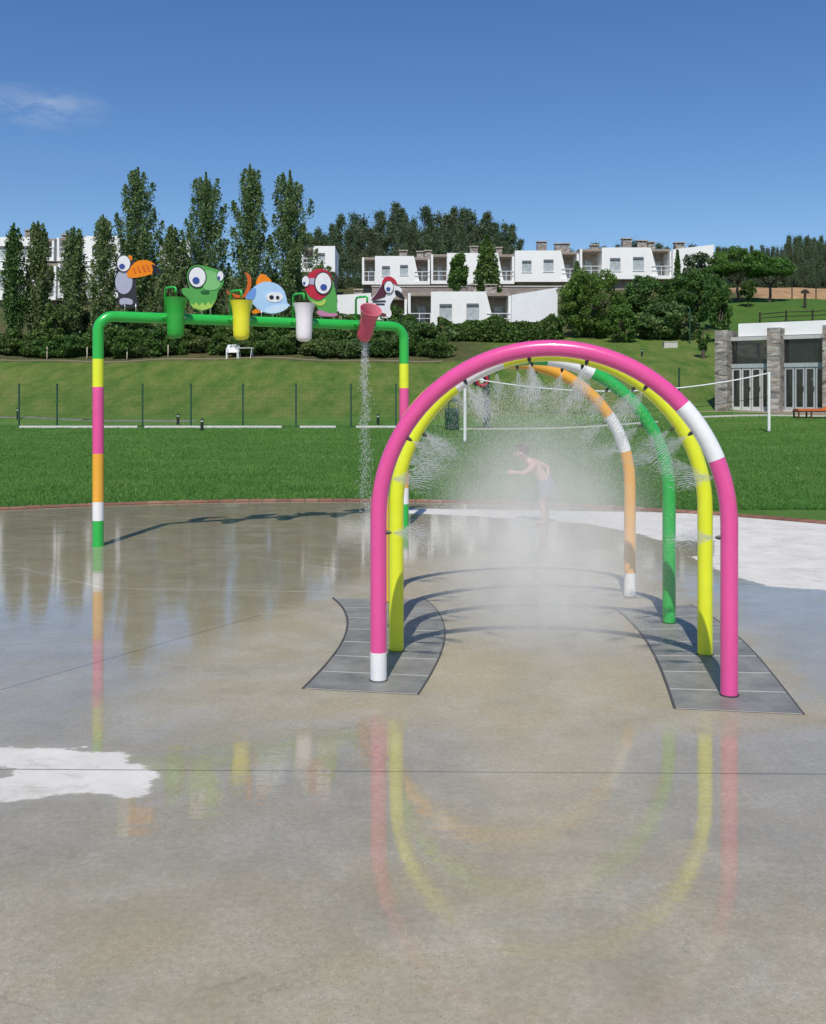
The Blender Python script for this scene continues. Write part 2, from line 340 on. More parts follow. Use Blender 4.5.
# matte, pebbly-looking zone where spray keeps falling (ring about the arches)
matte = poly_sd([G(*p) for p in [(110, 735), (200, 640), (330, 590), (390, 560), (470, 550), (600, 552), (680, 590), (760, 640), (826, 700), (1000, 735), (826, 728), (560, 731), (300, 729)]], PVX, PVY)
pad_f = remap[gf]
def pad_mat():
    m, t, b = nodes('wet_concrete'); l = t.links.new; co = N(t, 'ShaderNodeTexCoord')
    a1 = N(t, 'ShaderNodeAttribute', attribute_name='dry'); a2 = N(t, 'ShaderNodeAttribute', attribute_name='matte')
    def noise(scale, det=6.0, rough=.6, sc=None, dist=0.0):
        n = N(t, 'ShaderNodeTexNoise', Scale=scale, Detail=det, Roughness=rough, Distortion=dist)
        if sc:
            mm = N(t, 'ShaderNodeMapping'); mm.inputs['Scale'].default_value = sc; l(co.outputs['Object'], mm.inputs['Vector']); l(mm.outputs[0], n.inputs['Vector'])
        else: l(co.outputs['Object'], n.inputs['Vector'])
        return n.outputs['Fac']
    def math_(op, a, b_=None, c=None):
        n = N(t, 'ShaderNodeMath', operation=op)
        for i, v in enumerate((a, b_, c)):
            if v is None: continue
            if isinstance(v, (int, float)): n.inputs[i].default_value = v
            else: l(v, n.inputs[i])
        return n.outputs[0]
    def rng_(v, a, b_, c=0., d=1.):
        n = N(t, 'ShaderNodeMapRange', interpolation_type='SMOOTHSTEP')
        for k, q in (('From Min', a), ('From Max', b_), ('To Min', c), ('To Max', d)): n.inputs[k].default_value = q
        l(v, n.inputs['Value']); return n.outputs[0]
    def mix(a, b_, f, blend='MIX'):
        x = N(t, 'ShaderNodeMix', data_type='RGBA', blend_type=blend)
        for k, v in (('A', a), ('B', b_), ('Factor', f)):
            if isinstance(v, tuple): x.inputs[k].default_value = (*v, 1)
            elif isinstance(v, float): x.inputs[k].default_value = v
            else: l(v, x.inputs[k])
        return x.outputs['Result']
    edge_n = noise(14, 5, .7, (1, 1, 1)); edge_s = noise(4, 4, .6, (1, 5, 1))
    dsd = math_('ADD', a1.outputs['Fac'], math_('MULTIPLY', math_('SUBTRACT', edge_n, .5), .10))
    dsd = math_('ADD', dsd, math_('MULTIPLY', math_('SUBTRACT', edge_s, .5), .14))
    dry_ = rng_(dsd, .012, -.012)
    big = noise(.75, 6, .65, None, .6); mid = noise(2.6, 7, .7); fine = noise(38, 5, .7); grit = noise(170, 3, .6)
    wet = ramp(t, big, [(.25, (.285, .255, .175)), (.42, (.385, .355, .28)), (.55, (.42, .37, .255)), (.72, (.47, .44, .365))])
    wet = mix(wet, ramp(t, mid, [(.33, (.275, .243, .155)), (.5, (.385, .345, .25)), (.68, (.51, .47, .385))]), .5)
    tan = noise(1.0, 6, .68, (1, 1.3, 1), .8)
    wet = mix(wet, (.395, .335, .205), rng_(tan, .46, .66, 0, .65))
    wet = mix(wet, ramp(t, fine, [(.3, (.3, .3, .3)), (.7, (.7, .7, .7))]), .35, 'OVERLAY')
    # pale scuff marks and scale stains
    sc_ = noise(1.1, 8, .75, (1, 2.4, 1), 1.4)
    wet = mix(wet, (.58, .555, .50), rng_(sc_, .62, .74, 0, .5))
    wet = mix(wet, (.23, .205, .155), rng_(noise(.9, 8, .72, (1, 1.8, 1), 1.0), .60, .76, 0, .45))
    dryc = ramp(t, mid, [(.2, (.50, .47, .41)), (.42, (.66, .635, .575)), (.6, (.73, .705, .65)), (.8, (.77, .75, .70))])
    dryc = mix(dryc, ramp(t, fine, [(.3, (.42, .42, .42)), (.7, (.58, .58, .58))]), .4, 'OVERLAY')
    dryc = mix(dryc, (.42, .395, .335), rng_(noise(3.0, 8, .78, (1, 1.8, 1), 1.2), .50, .70, 0, .7))
    vor = N(t, 'ShaderNodeTexVoronoi', Scale=.55, feature='DISTANCE_TO_EDGE'); wv = N(t, 'ShaderNodeVectorMath', operation='ADD'); wn = N(t, 'ShaderNodeTexNoise', Scale=2.2, Detail=5.0)
    l(co.outputs['Object'], wn.inputs['Vector']); l(co.outputs['Object'], wv.inputs[0]); wsc = N(t, 'ShaderNodeVectorMath', operation='SCALE'); wsc.inputs['Scale'].default_value = .9; l(wn.outputs['Color'], wsc.inputs[0]); l(wsc.outputs[0], wv.inputs[1]); l(wv.outputs[0], vor.inputs['Vector'])
    crack = math_('MULTIPLY', rng_(vor.outputs['Distance'], .0045, .001), rng_(noise(1.4, 3, .5), .48, .62))
    wet = mix(wet, (.16, .145, .11), math_('MULTIPLY', crack, .3)); dryc = mix(dryc, (.34, .32, .27), math_('MULTIPLY', crack, .5))
    gv = N(t, 'ShaderNodeTexVoronoi', Scale=95.0); l(co.outputs['Object'], gv.inputs['Vector']); gs = N(t, 'ShaderNodeSeparateColor'); l(gv.outputs['Color'], gs.inputs[0])
    gritm = math_('MULTIPLY', rng_(gv.outputs['Distance'], .42, .22), rng_(noise(1.3, 5, .65), .38, .6, .25, 1.))
    wet = mix(wet, ramp(t, gs.outputs[0], [(0, (.14, .125, .095)), (.35, (.28, .25, .19)), (.7, (.50, .47, .40)), (1, (.70, .68, .62))]), math_('MULTIPLY', gritm, .42))
    damp = rng_(dsd, .10, .0, 0, 1)
    wet = mix(wet, (.47, .42, .32), math_('MULTIPLY', damp, .55))
    # joints between the poured bays
    sep = N(t, 'ShaderNodeSeparateXYZ'); l(co.outputs['Object'], sep.inputs[0]); X, Y = sep.outputs['X'], sep.outputs['Y']
    def line(p, q, w, seg=None):
        (x0, y0), (x1, y1) = p, q; L_ = math.hypot(x1-x0, y1-y0); nx_, ny_ = -(y1-y0)/L_, (x1-x0)/L_
        d = math_('ABSOLUTE', math_('ADD', math_('ADD', math_('MULTIPLY', X, nx_), math_('MULTIPLY', Y, ny_)), -(x0*nx_+y0*ny_)))
        d = math_('ADD', d, math_('MULTIPLY', math_('SUBTRACT', mid, .5), .004))
        r = rng_(d, w, w*.45)
        if seg:
            tx, ty = (x1-x0)/L_, (y1-y0)/L_
            s2 = math_('ADD', math_('ADD', math_('MULTIPLY', X, tx), math_('MULTIPLY', Y, ty)), -(x0*tx+y0*ty))
            r = math_('MULTIPLY', r, math_('MULTIPLY', rng_(s2, -.02, .02), rng_(s2, L_+.02, L_-.02)))
        return r
    j1 = line(G(0, 769), G(826, 774), .0065); j2 = line(G(0, 690), G(261, 615), .008, True)
    j3 = math_('ABSOLUTE', math_('SUBTRACT', math_('SQRT', math_('ADD', math_('POWER', math_('SUBTRACT', X, PCX), 2.), math_('POWER', math_('SUBTRACT', Y, PCY), 2.))), 3.0))
    jl = math_('MULTIPLY', math_('MAXIMUM', j1, j2), .8)
    col = mix(wet, dryc, dry_)
    col = mix(col, (.13, .12, .10), jl)
    l2 = math_('MAXIMUM', line(G(4, 564), G(100, 587), .02, True), line(G(100, 588), G(330, 592), .02, True))
    l2 = math_('MAXIMUM', l2, line(G(250, 557), G(345, 570), .02, True))
    col = mix(col, (.58, .56, .51), math_('MULTIPLY', l2, .6))
    # film of water: smooth coat broken by dry grain
    mt = math_('ADD', a2.outputs['Fac'], math_('MULTIPLY', math_('SUBTRACT', big, .5), 1.5))
    mt = math_('ADD', mt, math_('MULTIPLY', math_('SUBTRACT', mid, .5), .8))
    mm_ = rng_(mt, .30, -.30)                                  # 1 = matte
    film = math_('MULTIPLY', math_('SUBTRACT', 1.0, dry_), math_('SUBTRACT', 1.0, math_('MULTIPLY', mm_, .93)))
    patch = rng_(noise(1.7, 6, .7, (1, 2.2, 1), .8), .30, .50, .72, 1.0)
    film = math_('MULTIPLY', film, patch)
    near = rng_(Y, 2.8, 3.75, .3, 1.0); film = math_('MULTIPLY', film, near)
    col = mix(col, (1.0, .965, .87), film, 'MULTIPLY'); l(col, b.inputs['Base Color'])
    l(film, b.inputs['Coat Weight']); b.inputs['Coat IOR'].default_value = 1.86
    l(rng_(noise(1.1, 4, .6), .35, .7, .004, .022), b.inputs['Coat Roughness'])
    l(rng_(dry_, 0, 1, .5, .9), b.inputs['Roughness']); b.inputs['Specular IOR Level'].default_value = .25
    h = math_('ADD', math_('MULTIPLY', fine, .4), math_('MULTIPLY', grit, .6))
    bp = N(t, 'ShaderNodeBump', Strength=.5, Distance=.006); l(math_('SUBTRACT', h, math_('MULTIPLY', jl, 1.5)), bp.inputs['Height']); l(bp.outputs[0], b.inputs['Normal'])
    rip = math_('ADD', math_('MULTIPLY', noise(6, 3, .5, (.5, 1.8, 1)), .6), math_('MULTIPLY', noise(30, 3, .6, (.7, 1.6, 1)), .15))
    bc = N(t, 'ShaderNodeBump', Strength=.065, Distance=.02); l(rip, bc.inputs['Height']); l(bc.outputs[0], b.inputs['Coat Normal'])
    return m
PADM = pad_mat()
pad = npmesh('pavement', np.stack([PVX, PVY, np.zeros_like(PVX)], -1), pad_f, PADM); tag(pad, kind='structure')
for nm, arr in (('dry', dry), ('matte', matte)):
    at = pad.data.attributes.new(nm, 'FLOAT', 'POINT'); at.data.foreach_set('value', arr.astype(np.float32))
# brick edging round the pad
BRICKC = None
def brick_mat():
    m, t, b = nodes('edging_brick'); g = N(t, 'ShaderNodeNewGeometry'); co = N(t, 'ShaderNodeTexCoord')
    c = ramp(t, g.outputs['Random Per Island'], [(0, (.20, .085, .05)), (.5, (.29, .13, .08)), (1, (.36, .19, .12))])
    n = N(t, 'ShaderNodeTexNoise', Scale=30.0, Detail=5.0); t.links.new(co.outputs['Object'], n.inputs['Vector'])
    x = N(t, 'ShaderNodeMix', data_type='RGBA', blend_type='OVERLAY'); x.inputs['Factor'].default_value = .5; t.links.new(c, x.inputs['A']); t.links.new(n.outputs['Fac'], x.inputs['B'])
    t.links.new(x.outputs['Result'], b.inputs['Base Color']); b.inputs['Roughness'].default_value = .85; return m
kb = MB(); nb = 270
for k in range(nb):
    a0, a1 = 2*math.pi*(k+.04)/nb, 2*math.pi*(k+.96)/nb; zt = .018+.006*random.random()
    q = [(PCX+r_*math.cos(a), PCY+r_*math.sin(a)) for r_, a in ((PR-.015, a0), (PR-.015, a1), (PR+.215, a1), (PR+.215, a0))]
    kb.add([(x, y, -.1) for x, y in q]+[(x, y, zt) for x, y in q], [(4, 7, 6, 5), (0, 4, 5, 1), (1, 5, 6, 2), (2, 6, 7, 3), (3, 7, 4, 0)])
kerb = kb.build('kerb', brick_mat()); tag(kerb, kind='structure')
mo = MB(); seg = 180
mo.add([(PCX+r_*math.cos(2*math.pi*k/seg), PCY+r_*math.sin(2*math.pi*k/seg), .006) for k in range(seg) for r_ in (PR-.02, PR+.23)],
       [(2*k, 2*((k+1) % seg), 2*((k+1) % seg)+1, 2*k+1) for k in range(seg)])
tag(mo.build('kerb_bedding', simple('mortar', (.30, .26, .21), .9)), kind='structure')
# grass blades near the pad
nbl = 240000
yy = 15.0+34*rng.random(nbl)**1.8; xx = (rng.random(nbl)-.5)*2*(yy*.43+.3)
ok = np.hypot(xx-PCX, yy-PCY) > PR+.22; xx, yy = xx[ok], yy[ok]; zz = H(xx, yy)
n_ = len(xx); hgt = .04*(.4+rng.random(n_)); an = rng.random(n_)*6.283; w_ = .004+.0003*yy
lean = rng.normal(0, .02, (n_, 2))
bv = np.empty((n_, 3, 3)); bv[:, 0] = np.stack([xx-np.cos(an)*w_, yy-np.sin(an)*w_, zz-.01], -1); bv[:, 1] = np.stack([xx+np.cos(an)*w_, yy+np.sin(an)*w_, zz-.01], -1)
bv[:, 2] = np.stack([xx+lean[:, 0], yy+lean[:, 1], zz+hgt], -1)
gr = npmesh('grass', bv.reshape(-1, 3), np.arange(n_*3).reshape(-1, 3), leafmat('grass_blade', (.076, .180, .024), (.178, .325, .068), trans=.42))
tag(gr, 'short mown green lawn around the splash pad', 'grass', kind='stuff')

# ---------------------------------------------------------------- slate paving bands under the arch feet
def slate_mat():
    m, t, b = nodes('wet_slate'); l = t.links.new; g = N(t, 'ShaderNodeNewGeometry'); co = N(t, 'ShaderNodeTexCoord')
    c = ramp(t, g.outputs['Random Per Island'], [(0, (.175, .178, .165)), (.5, (.215, .213, .192)), (1, (.26, .25, .215))])
    n = N(t, 'ShaderNodeTexNoise', Scale=5.0, Detail=7.0, Roughness=.7); l(co.outputs['Object'], n.inputs['Vector'])
    x = N(t, 'ShaderNodeMix', data_type='RGBA', blend_type='OVERLAY'); x.inputs['Factor'].default_value = .8; l(c, x.inputs['A']); l(n.outputs['Fac'], x.inputs['B']); l(x.outputs['Result'], b.inputs['Base Color'])
    b.inputs['Roughness'].default_value = .42; bp = N(t, 'ShaderNodeBump', Strength=.35, Distance=.01); n2 = N(t, 'ShaderNodeTexNoise', Scale=45.0, Detail=5.0); l(co.outputs['Object'], n2.inputs['Vector']); l(n2.outputs['Fac'], bp.inputs['Height']); l(bp.outputs[0], b.inputs['Normal'])
    return m
SLATE = slate_mat(); GROUT = simple('pale_grout', (.42, .41, .375), .8); RUBBER = simple('rubber_edge', (.075, .078, .078), .6)
def curve(pts, n):
    pts = np.array(pts); d = np.r_[0, np.cumsum(np.hypot(*np.diff(pts, axis=0).T))]; d /= d[-1]
    tt = np.linspace(0, 1, n); co = [np.polyfit(d, pts[:, k], min(3, len(pts)-1)) for k in (0, 1)]
    return np.stack([np.polyval(c, tt) for c in co], -1)
def slate_band(L_, R_, name):
    nr = 7; A, B = curve(L_, nr*4+1), curve(R_, nr*4+1); g = MB(); e = MB(); s = MB()
    n = len(A)
    s.add([(p[0], p[1], .003) for p in A]+[(p[0], p[1], .003) for p in B], [(i, i+1, n+i+1, n+i) for i in range(n-1)])
    for r_ in range(nr):
        cut = .5+.12*(-1)**r_
        for (u0, u1) in ((.006, .994),):
            ii = np.linspace(r_*4+.16, r_*4+3.84, 5); lo, hi = [], []
            for q in ii:
                i0 = min(int(q), n-2); f = q-i0; a, b_ = A[i0]*(1-f)+A[i0+1]*f, B[i0]*(1-f)+B[i0+1]*f
                lo.append(a+(b_-a)*u0); hi.append(a+(b_-a)*u1)
            k = len(lo)
            g.add([(p[0], p[1], .0048) for p in lo]+[(p[0], p[1], .0048) for p in hi], [(i, i+1, k+i+1, k+i) for i in range(k-1)])
    for C_, sg in ((A, -1), (B, 1)):
        e.tube([(p[0], p[1], .002) for p in C_], .0085 if sg < 0 else .006, 8)
    tag(s.build('paving_bed', GROUT), kind='structure'); tag(g.build(name, SLATE), kind='structure'); tag(e.build('paving_edge_strip', RUBBER), kind='structure')
slate_band([G(303, 689), G(330, 660), G(341, 645), G(347.5, 622), G(333, 598.5)], [G(418, 695), G(437, 661), G(444, 646), G(444, 627), G(424, 599)], 'slate_paving')
slate_band([G(675, 709), G(664, 678), G(652, 650), G(636, 628), G(614, 608)], [G(804, 715), G(774, 676), G(742, 641), G(715, 619), G(690, 605)], 'slate_paving')

# ---------------------------------------------------------------- spray arches
def water_mat(name, alpha):
    m, t, b = nodes(name); b.inputs['Base Color'].default_value = (.92, .94, .95, 1); b.inputs['Roughness'].default_value = .3
    tr = N(t, 'ShaderNodeBsdfTransparent'); ms = N(t, 'ShaderNodeMixShader'); ms.inputs[0].default_value = alpha
    tl = N(t, 'ShaderNodeBsdfTranslucent'); tl.inputs['Color'].default_value = (.92, .94, .95, 1); m2 = N(t, 'ShaderNodeMixShader'); m2.inputs[0].default_value = .4
    t.links.new(b.outputs[0], m2.inputs[1]); t.links.new(tl.outputs[0], m2.inputs[2])
    t.links.new(tr.outputs[0], ms.inputs[1]); t.links.new(m2.outputs[0], ms.inputs[2]); t.links.new(ms.outputs[0], t.nodes['Material Output'].inputs['Surface'])
    return m
DROP = water_mat('water_drop', .72); FANM = water_mat('water_streak', .42)
def streaks(p0, p1, w):
    """thin three-sided slivers from p0 to p1 (Nx3), half width w"""
    n = len(p0); d = p1-p0; d /= np.linalg.norm(d, axis=1, keepdims=True)+1e-9
    a = np.tile([[0.37, .81, .45]], (n, 1)); u = np.cross(d, a); u /= np.linalg.norm(u, axis=1, keepdims=True)+1e-9; v = np.cross(d, u)
    w = np.broadcast_to(np.asarray(w, float).reshape(-1, 1), (n, 1)); mid_ = p0*.45+p1*.55
    V = np.stack([p0]+[mid_+(u*math.cos(k*2.0944)+v*math.sin(k*2.0944))*w for k in range(3)]+[p1], 1)
    f = np.array([(0, 2, 1), (0, 3, 2), (0, 1, 3), (4, 1, 2), (4, 2, 3), (4, 3, 1)])
    return V.reshape(-1, 3), (np.arange(n)[:, None, None]*5+f[None]).reshape(-1, 3)
FAN_NAMES = {180: 'left shoulder', 0: 'right shoulder'}
def arch(col, L_, R_, m, bands, nz, label, fan_n, alpha_scale):
    L_, R_ = Vector((*L_, 0)), Vector((*R_, 0)); c = (L_+R_)/2; ax = (R_-L_); rad_ = ax.length/2; ax.normalize()
    leg = 1.92-rad_; r = .0475
    root = thing('spray_arch', c, label, 'water arch', 'coloured arches of the spray tunnel')
    def at(th, rr=rad_): return c+ax*(rr*math.cos(th))+Vector((0, 0, leg+rr*math.sin(th)))
    pts = [L_+Vector((0, 0, -.03)), L_+Vector((0, 0, leg*.5))]+[at(math.pi*(1-k/48)) for k in range(49)]+[R_+Vector((0, 0, leg*.5)), R_+Vector((0, 0, -.03))]
    MB().tube(pts, r, 28).build('tube', m, root, True, 40)
    for base in (L_, R_): MB().lathe([(r+.001, .012), (r+.006, .012), (r+.006, .009), (r+.001, .009)], 24, mat=Matrix.Translation(base)).build('foot_collar', DARKM, root, True, 40)
    for (kind, a, b_, mm) in bands:
        if kind == 'arc': pp = [at(R(a+(b_-a)*k/14)) for k in range(15)]
        else: pp = [((L_ if kind == 'L' else R_)+Vector((0, 0, a+(b_-a)*k/3))) for k in range(4)]
        MB().tube(pp, r+.0012, 28).build('colour_band', mm, root, True, 40)
    yax = ax.cross(Vector((0, 0, 1)))
    for (kind, q, lab) in nz:
        if kind == 'arc': base = at(R(q)); inw = (c+Vector((0, 0, leg))-base).normalized()
        else: base = (L_ if kind == 'L' else R_)+Vector((0, 0, q)); inw = ax if kind == 'L' else -ax
        s = MB(); s.tube([base+inw*(r-.006), base+inw*(r+.016)], .011, 10); s.tube([base+inw*(r+.016), base+inw*(r+.028)], [.008, .006], 10)
        s.build('nozzle', DARKM, root, True, 40)
        # the fan of water leaving it
        tip = np.array(base+inw*(r+.027)); iw = np.array(inw); tg = np.array(inw.cross(yax)); yx = np.array(yax)
        n = int(fan_n*2.0); a = np.clip(rng.normal(0, .20, n), -.46, .46); a = np.round(a*13)/13*.5+a*.5; ln = .27*(.5+.5*rng.random(n))*(1-.5*np.abs(a)); s0 = rng.random(n)**.6
        dr = iw[None]*np.cos(a)[:, None]+tg[None]*np.sin(a)[:, None]+yx[None]*rng.normal(0, .05, n)[:, None]
        L0 = (ln*s0)[:, None]; L1 = L0+(.008+.03*rng.random(n))[:, None]
        drop_ = np.zeros((n, 3)); drop_[:, 2] = -.35*L0[:, 0]**2
        V, f = streaks(tip+dr*L0+drop_, tip+dr*L1+drop_, .0006+.0007*rng.random(n))
        o = npmesh('water_jet', V, f, FANM)
        tag(o, f'white fan of spray from the {col} arch, {lab}', 'water jet', 'fans of spray inside the arches')
    return root
W5 = [('L', .86, 'lower jet on its left leg'), ('L', 1.17, 'upper jet on its left leg'), ('arc', 150, 'left shoulder'), ('arc', 121, 'left of its crown'), ('arc', 97, 'jet at its crown'),
      ('arc', 77, 'just right of its crown'), ('arc', 55, 'above its right shoulder'), ('arc', 33, 'below its right shoulder'), ('R', 1.20, 'upper jet on its right leg'), ('R', .87, 'lower jet on its right leg')]
W4 = [w for i, w in enumerate(W5) if i not in (0, 9)]
arch('pink', (-.20, 5.82), (1.74, 5.53), PINK, [('L', .003, .17, WHT), ('arc', 21.6, 42, WHT)], W5, 'pink spray arch nearest the viewer, white left foot and white right shoulder band', 420, 1)
arch('yellow', (-.108, 6.50), (1.86, 6.40), YEL, [('arc', 108, 128, WHT)], W4, 'yellow spray arch right behind the pink one', 380, 1)
arch('green', (-.128, 7.20), (1.86, 7.30), GRN, [('arc', 64, 84, WHT)], W4, 'green spray arch with white band at its crown', 340, 1)
arch('orange', (-.205, 8.05), (1.78, 8.25), ORG, [('R', .003, .20, WHT), ('arc', 16, 35, WHT)], W4, 'orange spray arch at the far end, white right foot', 320, 1)

# mist hanging in the tunnel
def mist_mat():
    m = bpy.data.materials.new('water_mist'); m.use_nodes = True; t = m.node_tree; t.nodes.clear(); l = t.links.new
    o = N(t, 'ShaderNodeOutputMaterial'); v = N(t, 'ShaderNodeVolumePrincipled'); v.inputs['Color'].default_value = (1, .97, .92, 1); v.inputs['Anisotropy'].default_value = -0.38
    co = N(t, 'ShaderNodeTexCoord'); mp_ = N(t, 'ShaderNodeMapping'); mp_.inputs['Location'].default_value = (-.90/.98, -7.2/2.1, -.62/1.2); mp_.inputs['Scale'].default_value = (1/.98, 1/2.1, 1/1.2)
    ln = N(t, 'ShaderNodeVectorMath', operation='LENGTH'); l(co.outputs['Object'], mp_.inputs['Vector']); l(mp_.outputs[0], ln.inputs[0])
    r = N(t, 'ShaderNodeMapRange', interpolation_type='SMOOTHSTEP'); r.inputs['From Min'].default_value = .12; r.inputs['From Max'].default_value = 1.0; r.inputs['To Min'].default_value = 1; r.inputs['To Max'].default_value = 0
    l(ln.outputs['Value'], r.inputs['Value'])
    n = N(t, 'ShaderNodeTexNoise', Scale=3.4, Detail=5.0, Roughness=.7); l(co.outputs['Object'], n.inputs['Vector'])
    r2_ = N(t, 'ShaderNodeMapRange'); r2_.inputs['From Min'].default_value = .3; r2_.inputs['From Max'].default_value = .7; r2_.inputs['To Min'].default_value = .25; r2_.inputs['To Max'].default_value = 1.75
    l(n.outputs['Fac'], r2_.inputs['Value'])
    mu = N(t, 'ShaderNodeMath', operation='MULTIPLY'); l(r.outputs[0], mu.inputs[0]); l(r2_.outputs[0], mu.inputs[1])
    m3 = N(t, 'ShaderNodeMath', operation='MULTIPLY'); l(mu.outputs[0], m3.inputs[0]); m3.inputs[1].default_value = .66
    mp2 = N(t, 'ShaderNodeMapping'); mp2.inputs['Location'].default_value = (-.82/.72, -6.75/1.5, -.25/.75); mp2.inputs['Scale'].default_value = (1/.72, 1/1.5, 1/.75); ln2 = N(t, 'ShaderNodeVectorMath', operation='LENGTH'); l(co.outputs['Object'], mp2.inputs['Vector']); l(mp2.outputs[0], ln2.inputs[0])
    rb = N(t, 'ShaderNodeMapRange', interpolation_type='SMOOTHSTEP'); rb.inputs['From Min'].default_value = .1; rb.inputs['From Max'].default_value = 1.0; rb.inputs['To Min'].default_value = .27; rb.inputs['To Max'].default_value = 0; l(ln2.outputs['Value'], rb.inputs['Value'])
    m4 = N(t, 'ShaderNodeMath', operation='MULTIPLY_ADD'); l(rb.outputs[0], m4.inputs[0]); l(r2_.outputs[0], m4.inputs[1]); l(m3.outputs[0], m4.inputs[2])
    l(m4.outputs[0], v.inputs['Density']); l(v.outputs[0], o.inputs['Volume']); return m
ms_ = MB().box(-.25, 2.15, 4.8, 9.5, .03, 1.95).build('mist', mist_mat()); tag(ms_, 'pale mist of fine spray hanging inside the arch tunnel', 'mist', kind='stuff')
nd = 60000
dp = np.stack([rng.normal(.9, .42, nd), rng.uniform(6.0, 8.9, nd), .05+1.7*rng.random(nd)], -1)
dp = dp[(dp[:, 0] > .0) & (dp[:, 0] < 1.8) & (dp[:, 2] < .9+.95*np.sqrt(np.clip(1-((dp[:, 0]-.88)/.97)**2, 0, 1)))]
V, f = streaks(dp, dp+np.stack([rng.normal(0, .004, len(dp)), rng.normal(0, .004, len(dp)), -.004-.008*rng.random(len(dp))], -1), .0007+.0008*rng.random(len(dp))**2)
tag(npmesh('water_droplets', V, f, DROP), 'fine falling droplets scattered through the arch tunnel', 'droplets', kind='stuff')

# ---------------------------------------------------------------- dumping-bucket frame
PL, PRt = Vector((-3.462, 11.05, 0)), Vector((-.114, 12.75, 0)); BAR = (PRt-PL); BLEN = BAR.length; bd = BAR.normalized(); ZT = 2.53
bn = bd.cross(Vector((0, 0, 1)))     # towards the viewer
root = thing('bucket_frame', PL, 'green overhead pipe frame with striped legs carrying the tipping buckets', 'water play frame')
er = .17; fr = .06
def elbow(base, d): return [base+Vector((0, 0, ZT-er))+d*(er-er*math.cos(a))+Vector((0, 0, er*math.sin(a))) for a in [k*math.pi/2/10 for k in range(11)]]
eL, eR = elbow(PL, bd), elbow(PRt, -bd)
MB().tube([eL[-1], eR[-1]], fr, 28).build('crossbar', FGRN, root, True, 40)
for base, e in ((PL, eL), (PRt, eR)):
    leg = MB().tube([base+Vector((0, 0, -.03)), base+Vector((0, 0, 1.2))]+e, fr, 28).build('leg', FGRN, root, True, 40)
    for (a, b_, mm) in ((1.75, 2.057, YEL), (1.017, 1.75, PINK), (.487, 1.017, ORG), (.282, .487, WHT)):
        MB().tube([base+Vector((0, 0, a)), base+Vector((0, 0, b_))], fr+.0015, 28).build('colour_band', mm, leg, True, 40)
    MB().lathe([(fr+.002, .009), (fr+.007, .008), (fr+.007, .001)], 24, mat=Matrix.Translation(base)).build('foot_collar', FGRN, leg, True, 40)
def bar_t(px):
    k = (px-CX)/F; return (k*PL.y-PL.x)/(BAR.x-k*BAR.y)
bucket_info = []
for i, (px, mo_, mi, colr, tilt) in enumerate([(177.5, PLASTIC_G, PLASTIC_G, 'green', 0), (242.5, PLASTIC_Y, PLASTIC_Y, 'yellow', 0), (304.5, PLASTIC_W, PLASTIC_W, 'white', 0), (367, PLASTIC_P, PLASTIC_PI, 'pink', 1)]):
    t_ = bar_t(px-5.6); c = PL+BAR*t_+Vector((0, 0, ZT))
    # feed pipe behind-left of the bucket, part of the frame
    f0 = c-bd*.075; sg = -1
    fp = [f0+Vector((0, 0, .05)), f0+Vector((0, 0, .31)), f0+Vector((0, 0, .335))+bn*.03, f0+Vector((0, 0, .34))+bd*.02+bn*.10, c+Vector((0, 0, .34))-bd*.01+bn*.16, c+Vector((0, 0, .33))+bn*.175, c+Vector((0, 0, .26))+bn*.175]
    MB().tube(fp, .0135, 12).build('feed_pipe', FGRN, root, True)
    piv = c+bn*(fr+.115)
    ar = MB(); ar.tube([c+bd*.115+bn*.03, piv+bd*.115], .013, 10); ar.tube([c-bd*.115+bn*.03, piv-bd*.115], .013, 10); ar.build('pivot_arm', FGRN, root, True)
    lab = {'green': 'green tipping bucket hanging upright, leftmost on the bar', 'yellow': 'yellow tipping bucket hanging upright beside the blue fish', 'white': 'white tipping bucket hanging upright beside the parrot', 'pink': 'tilted pink bucket pouring water at right end of bar'}[colr]
    b = thing('tipping_bucket', piv, lab, 'bucket', 'tipping buckets on the overhead bar')
    M = Matrix.Translation(piv)
    if tilt: M = M @ Matrix.Rotation(R(17), 4, Vector((0, 1, 0))) @ Matrix.Rotation(R(36), 4, Vector((1, 0, 0)))
    prof = [(.0, -.235), (.045, -.232), (.078, -.215), (.092, -.185), (.096, -.13), (.098, .02), (.103, .10), (.118, .17), (.134, .215), (.138, .222)]
    MB().lathe(prof, 36, mat=M).build('shell', mo_, b, True, 60)
    MB().lathe([(.138, .222), (.128, .220), (.112, .165), (.096, .10), (.09, .0), (.088, -.15), (.0, -.20)], 36, mat=M).build('inner_lining', mi, b, True, 60)
    ax_ = MB(); ax_.tube([M @ (Vector((-.118, 0, .0))), M @ Vector((.118, 0, .0))], .009, 10); ax_.build('axle', STEEL, b, True)
    bucket_info.append((piv, M))
# water pouring out of the pink bucket
piv, M = bucket_info[3]; src = np.array(M @ Vector((0, 0, -.22)))
n = 2600; ss = rng.random(n)**1.7; z = src[2]-ss*(src[2]-.02); wob = .03*np.sin(z*9)*(.3+ss)
sx = src[0]+.012+.02*ss+rng.normal(0, 1, n)*(.022+.035*ss)+wob*.6; sy = src[1]+rng.normal(0, 1, n)*(.022+.05*ss)
p0 = np.stack([sx, sy, z], -1); ln = .008+.022*rng.random(n)
p1 = p0+np.stack([rng.normal(0, .006, n), rng.normal(0, .006, n), -ln], -1)
V, f = streaks(p0, p1, .0016+.0032*rng.random(n)**3)
tag(npmesh('falling_water', V, f, DROP), 'stream of water drops falling from the tilted pink bucket', 'falling water', kind='stuff')

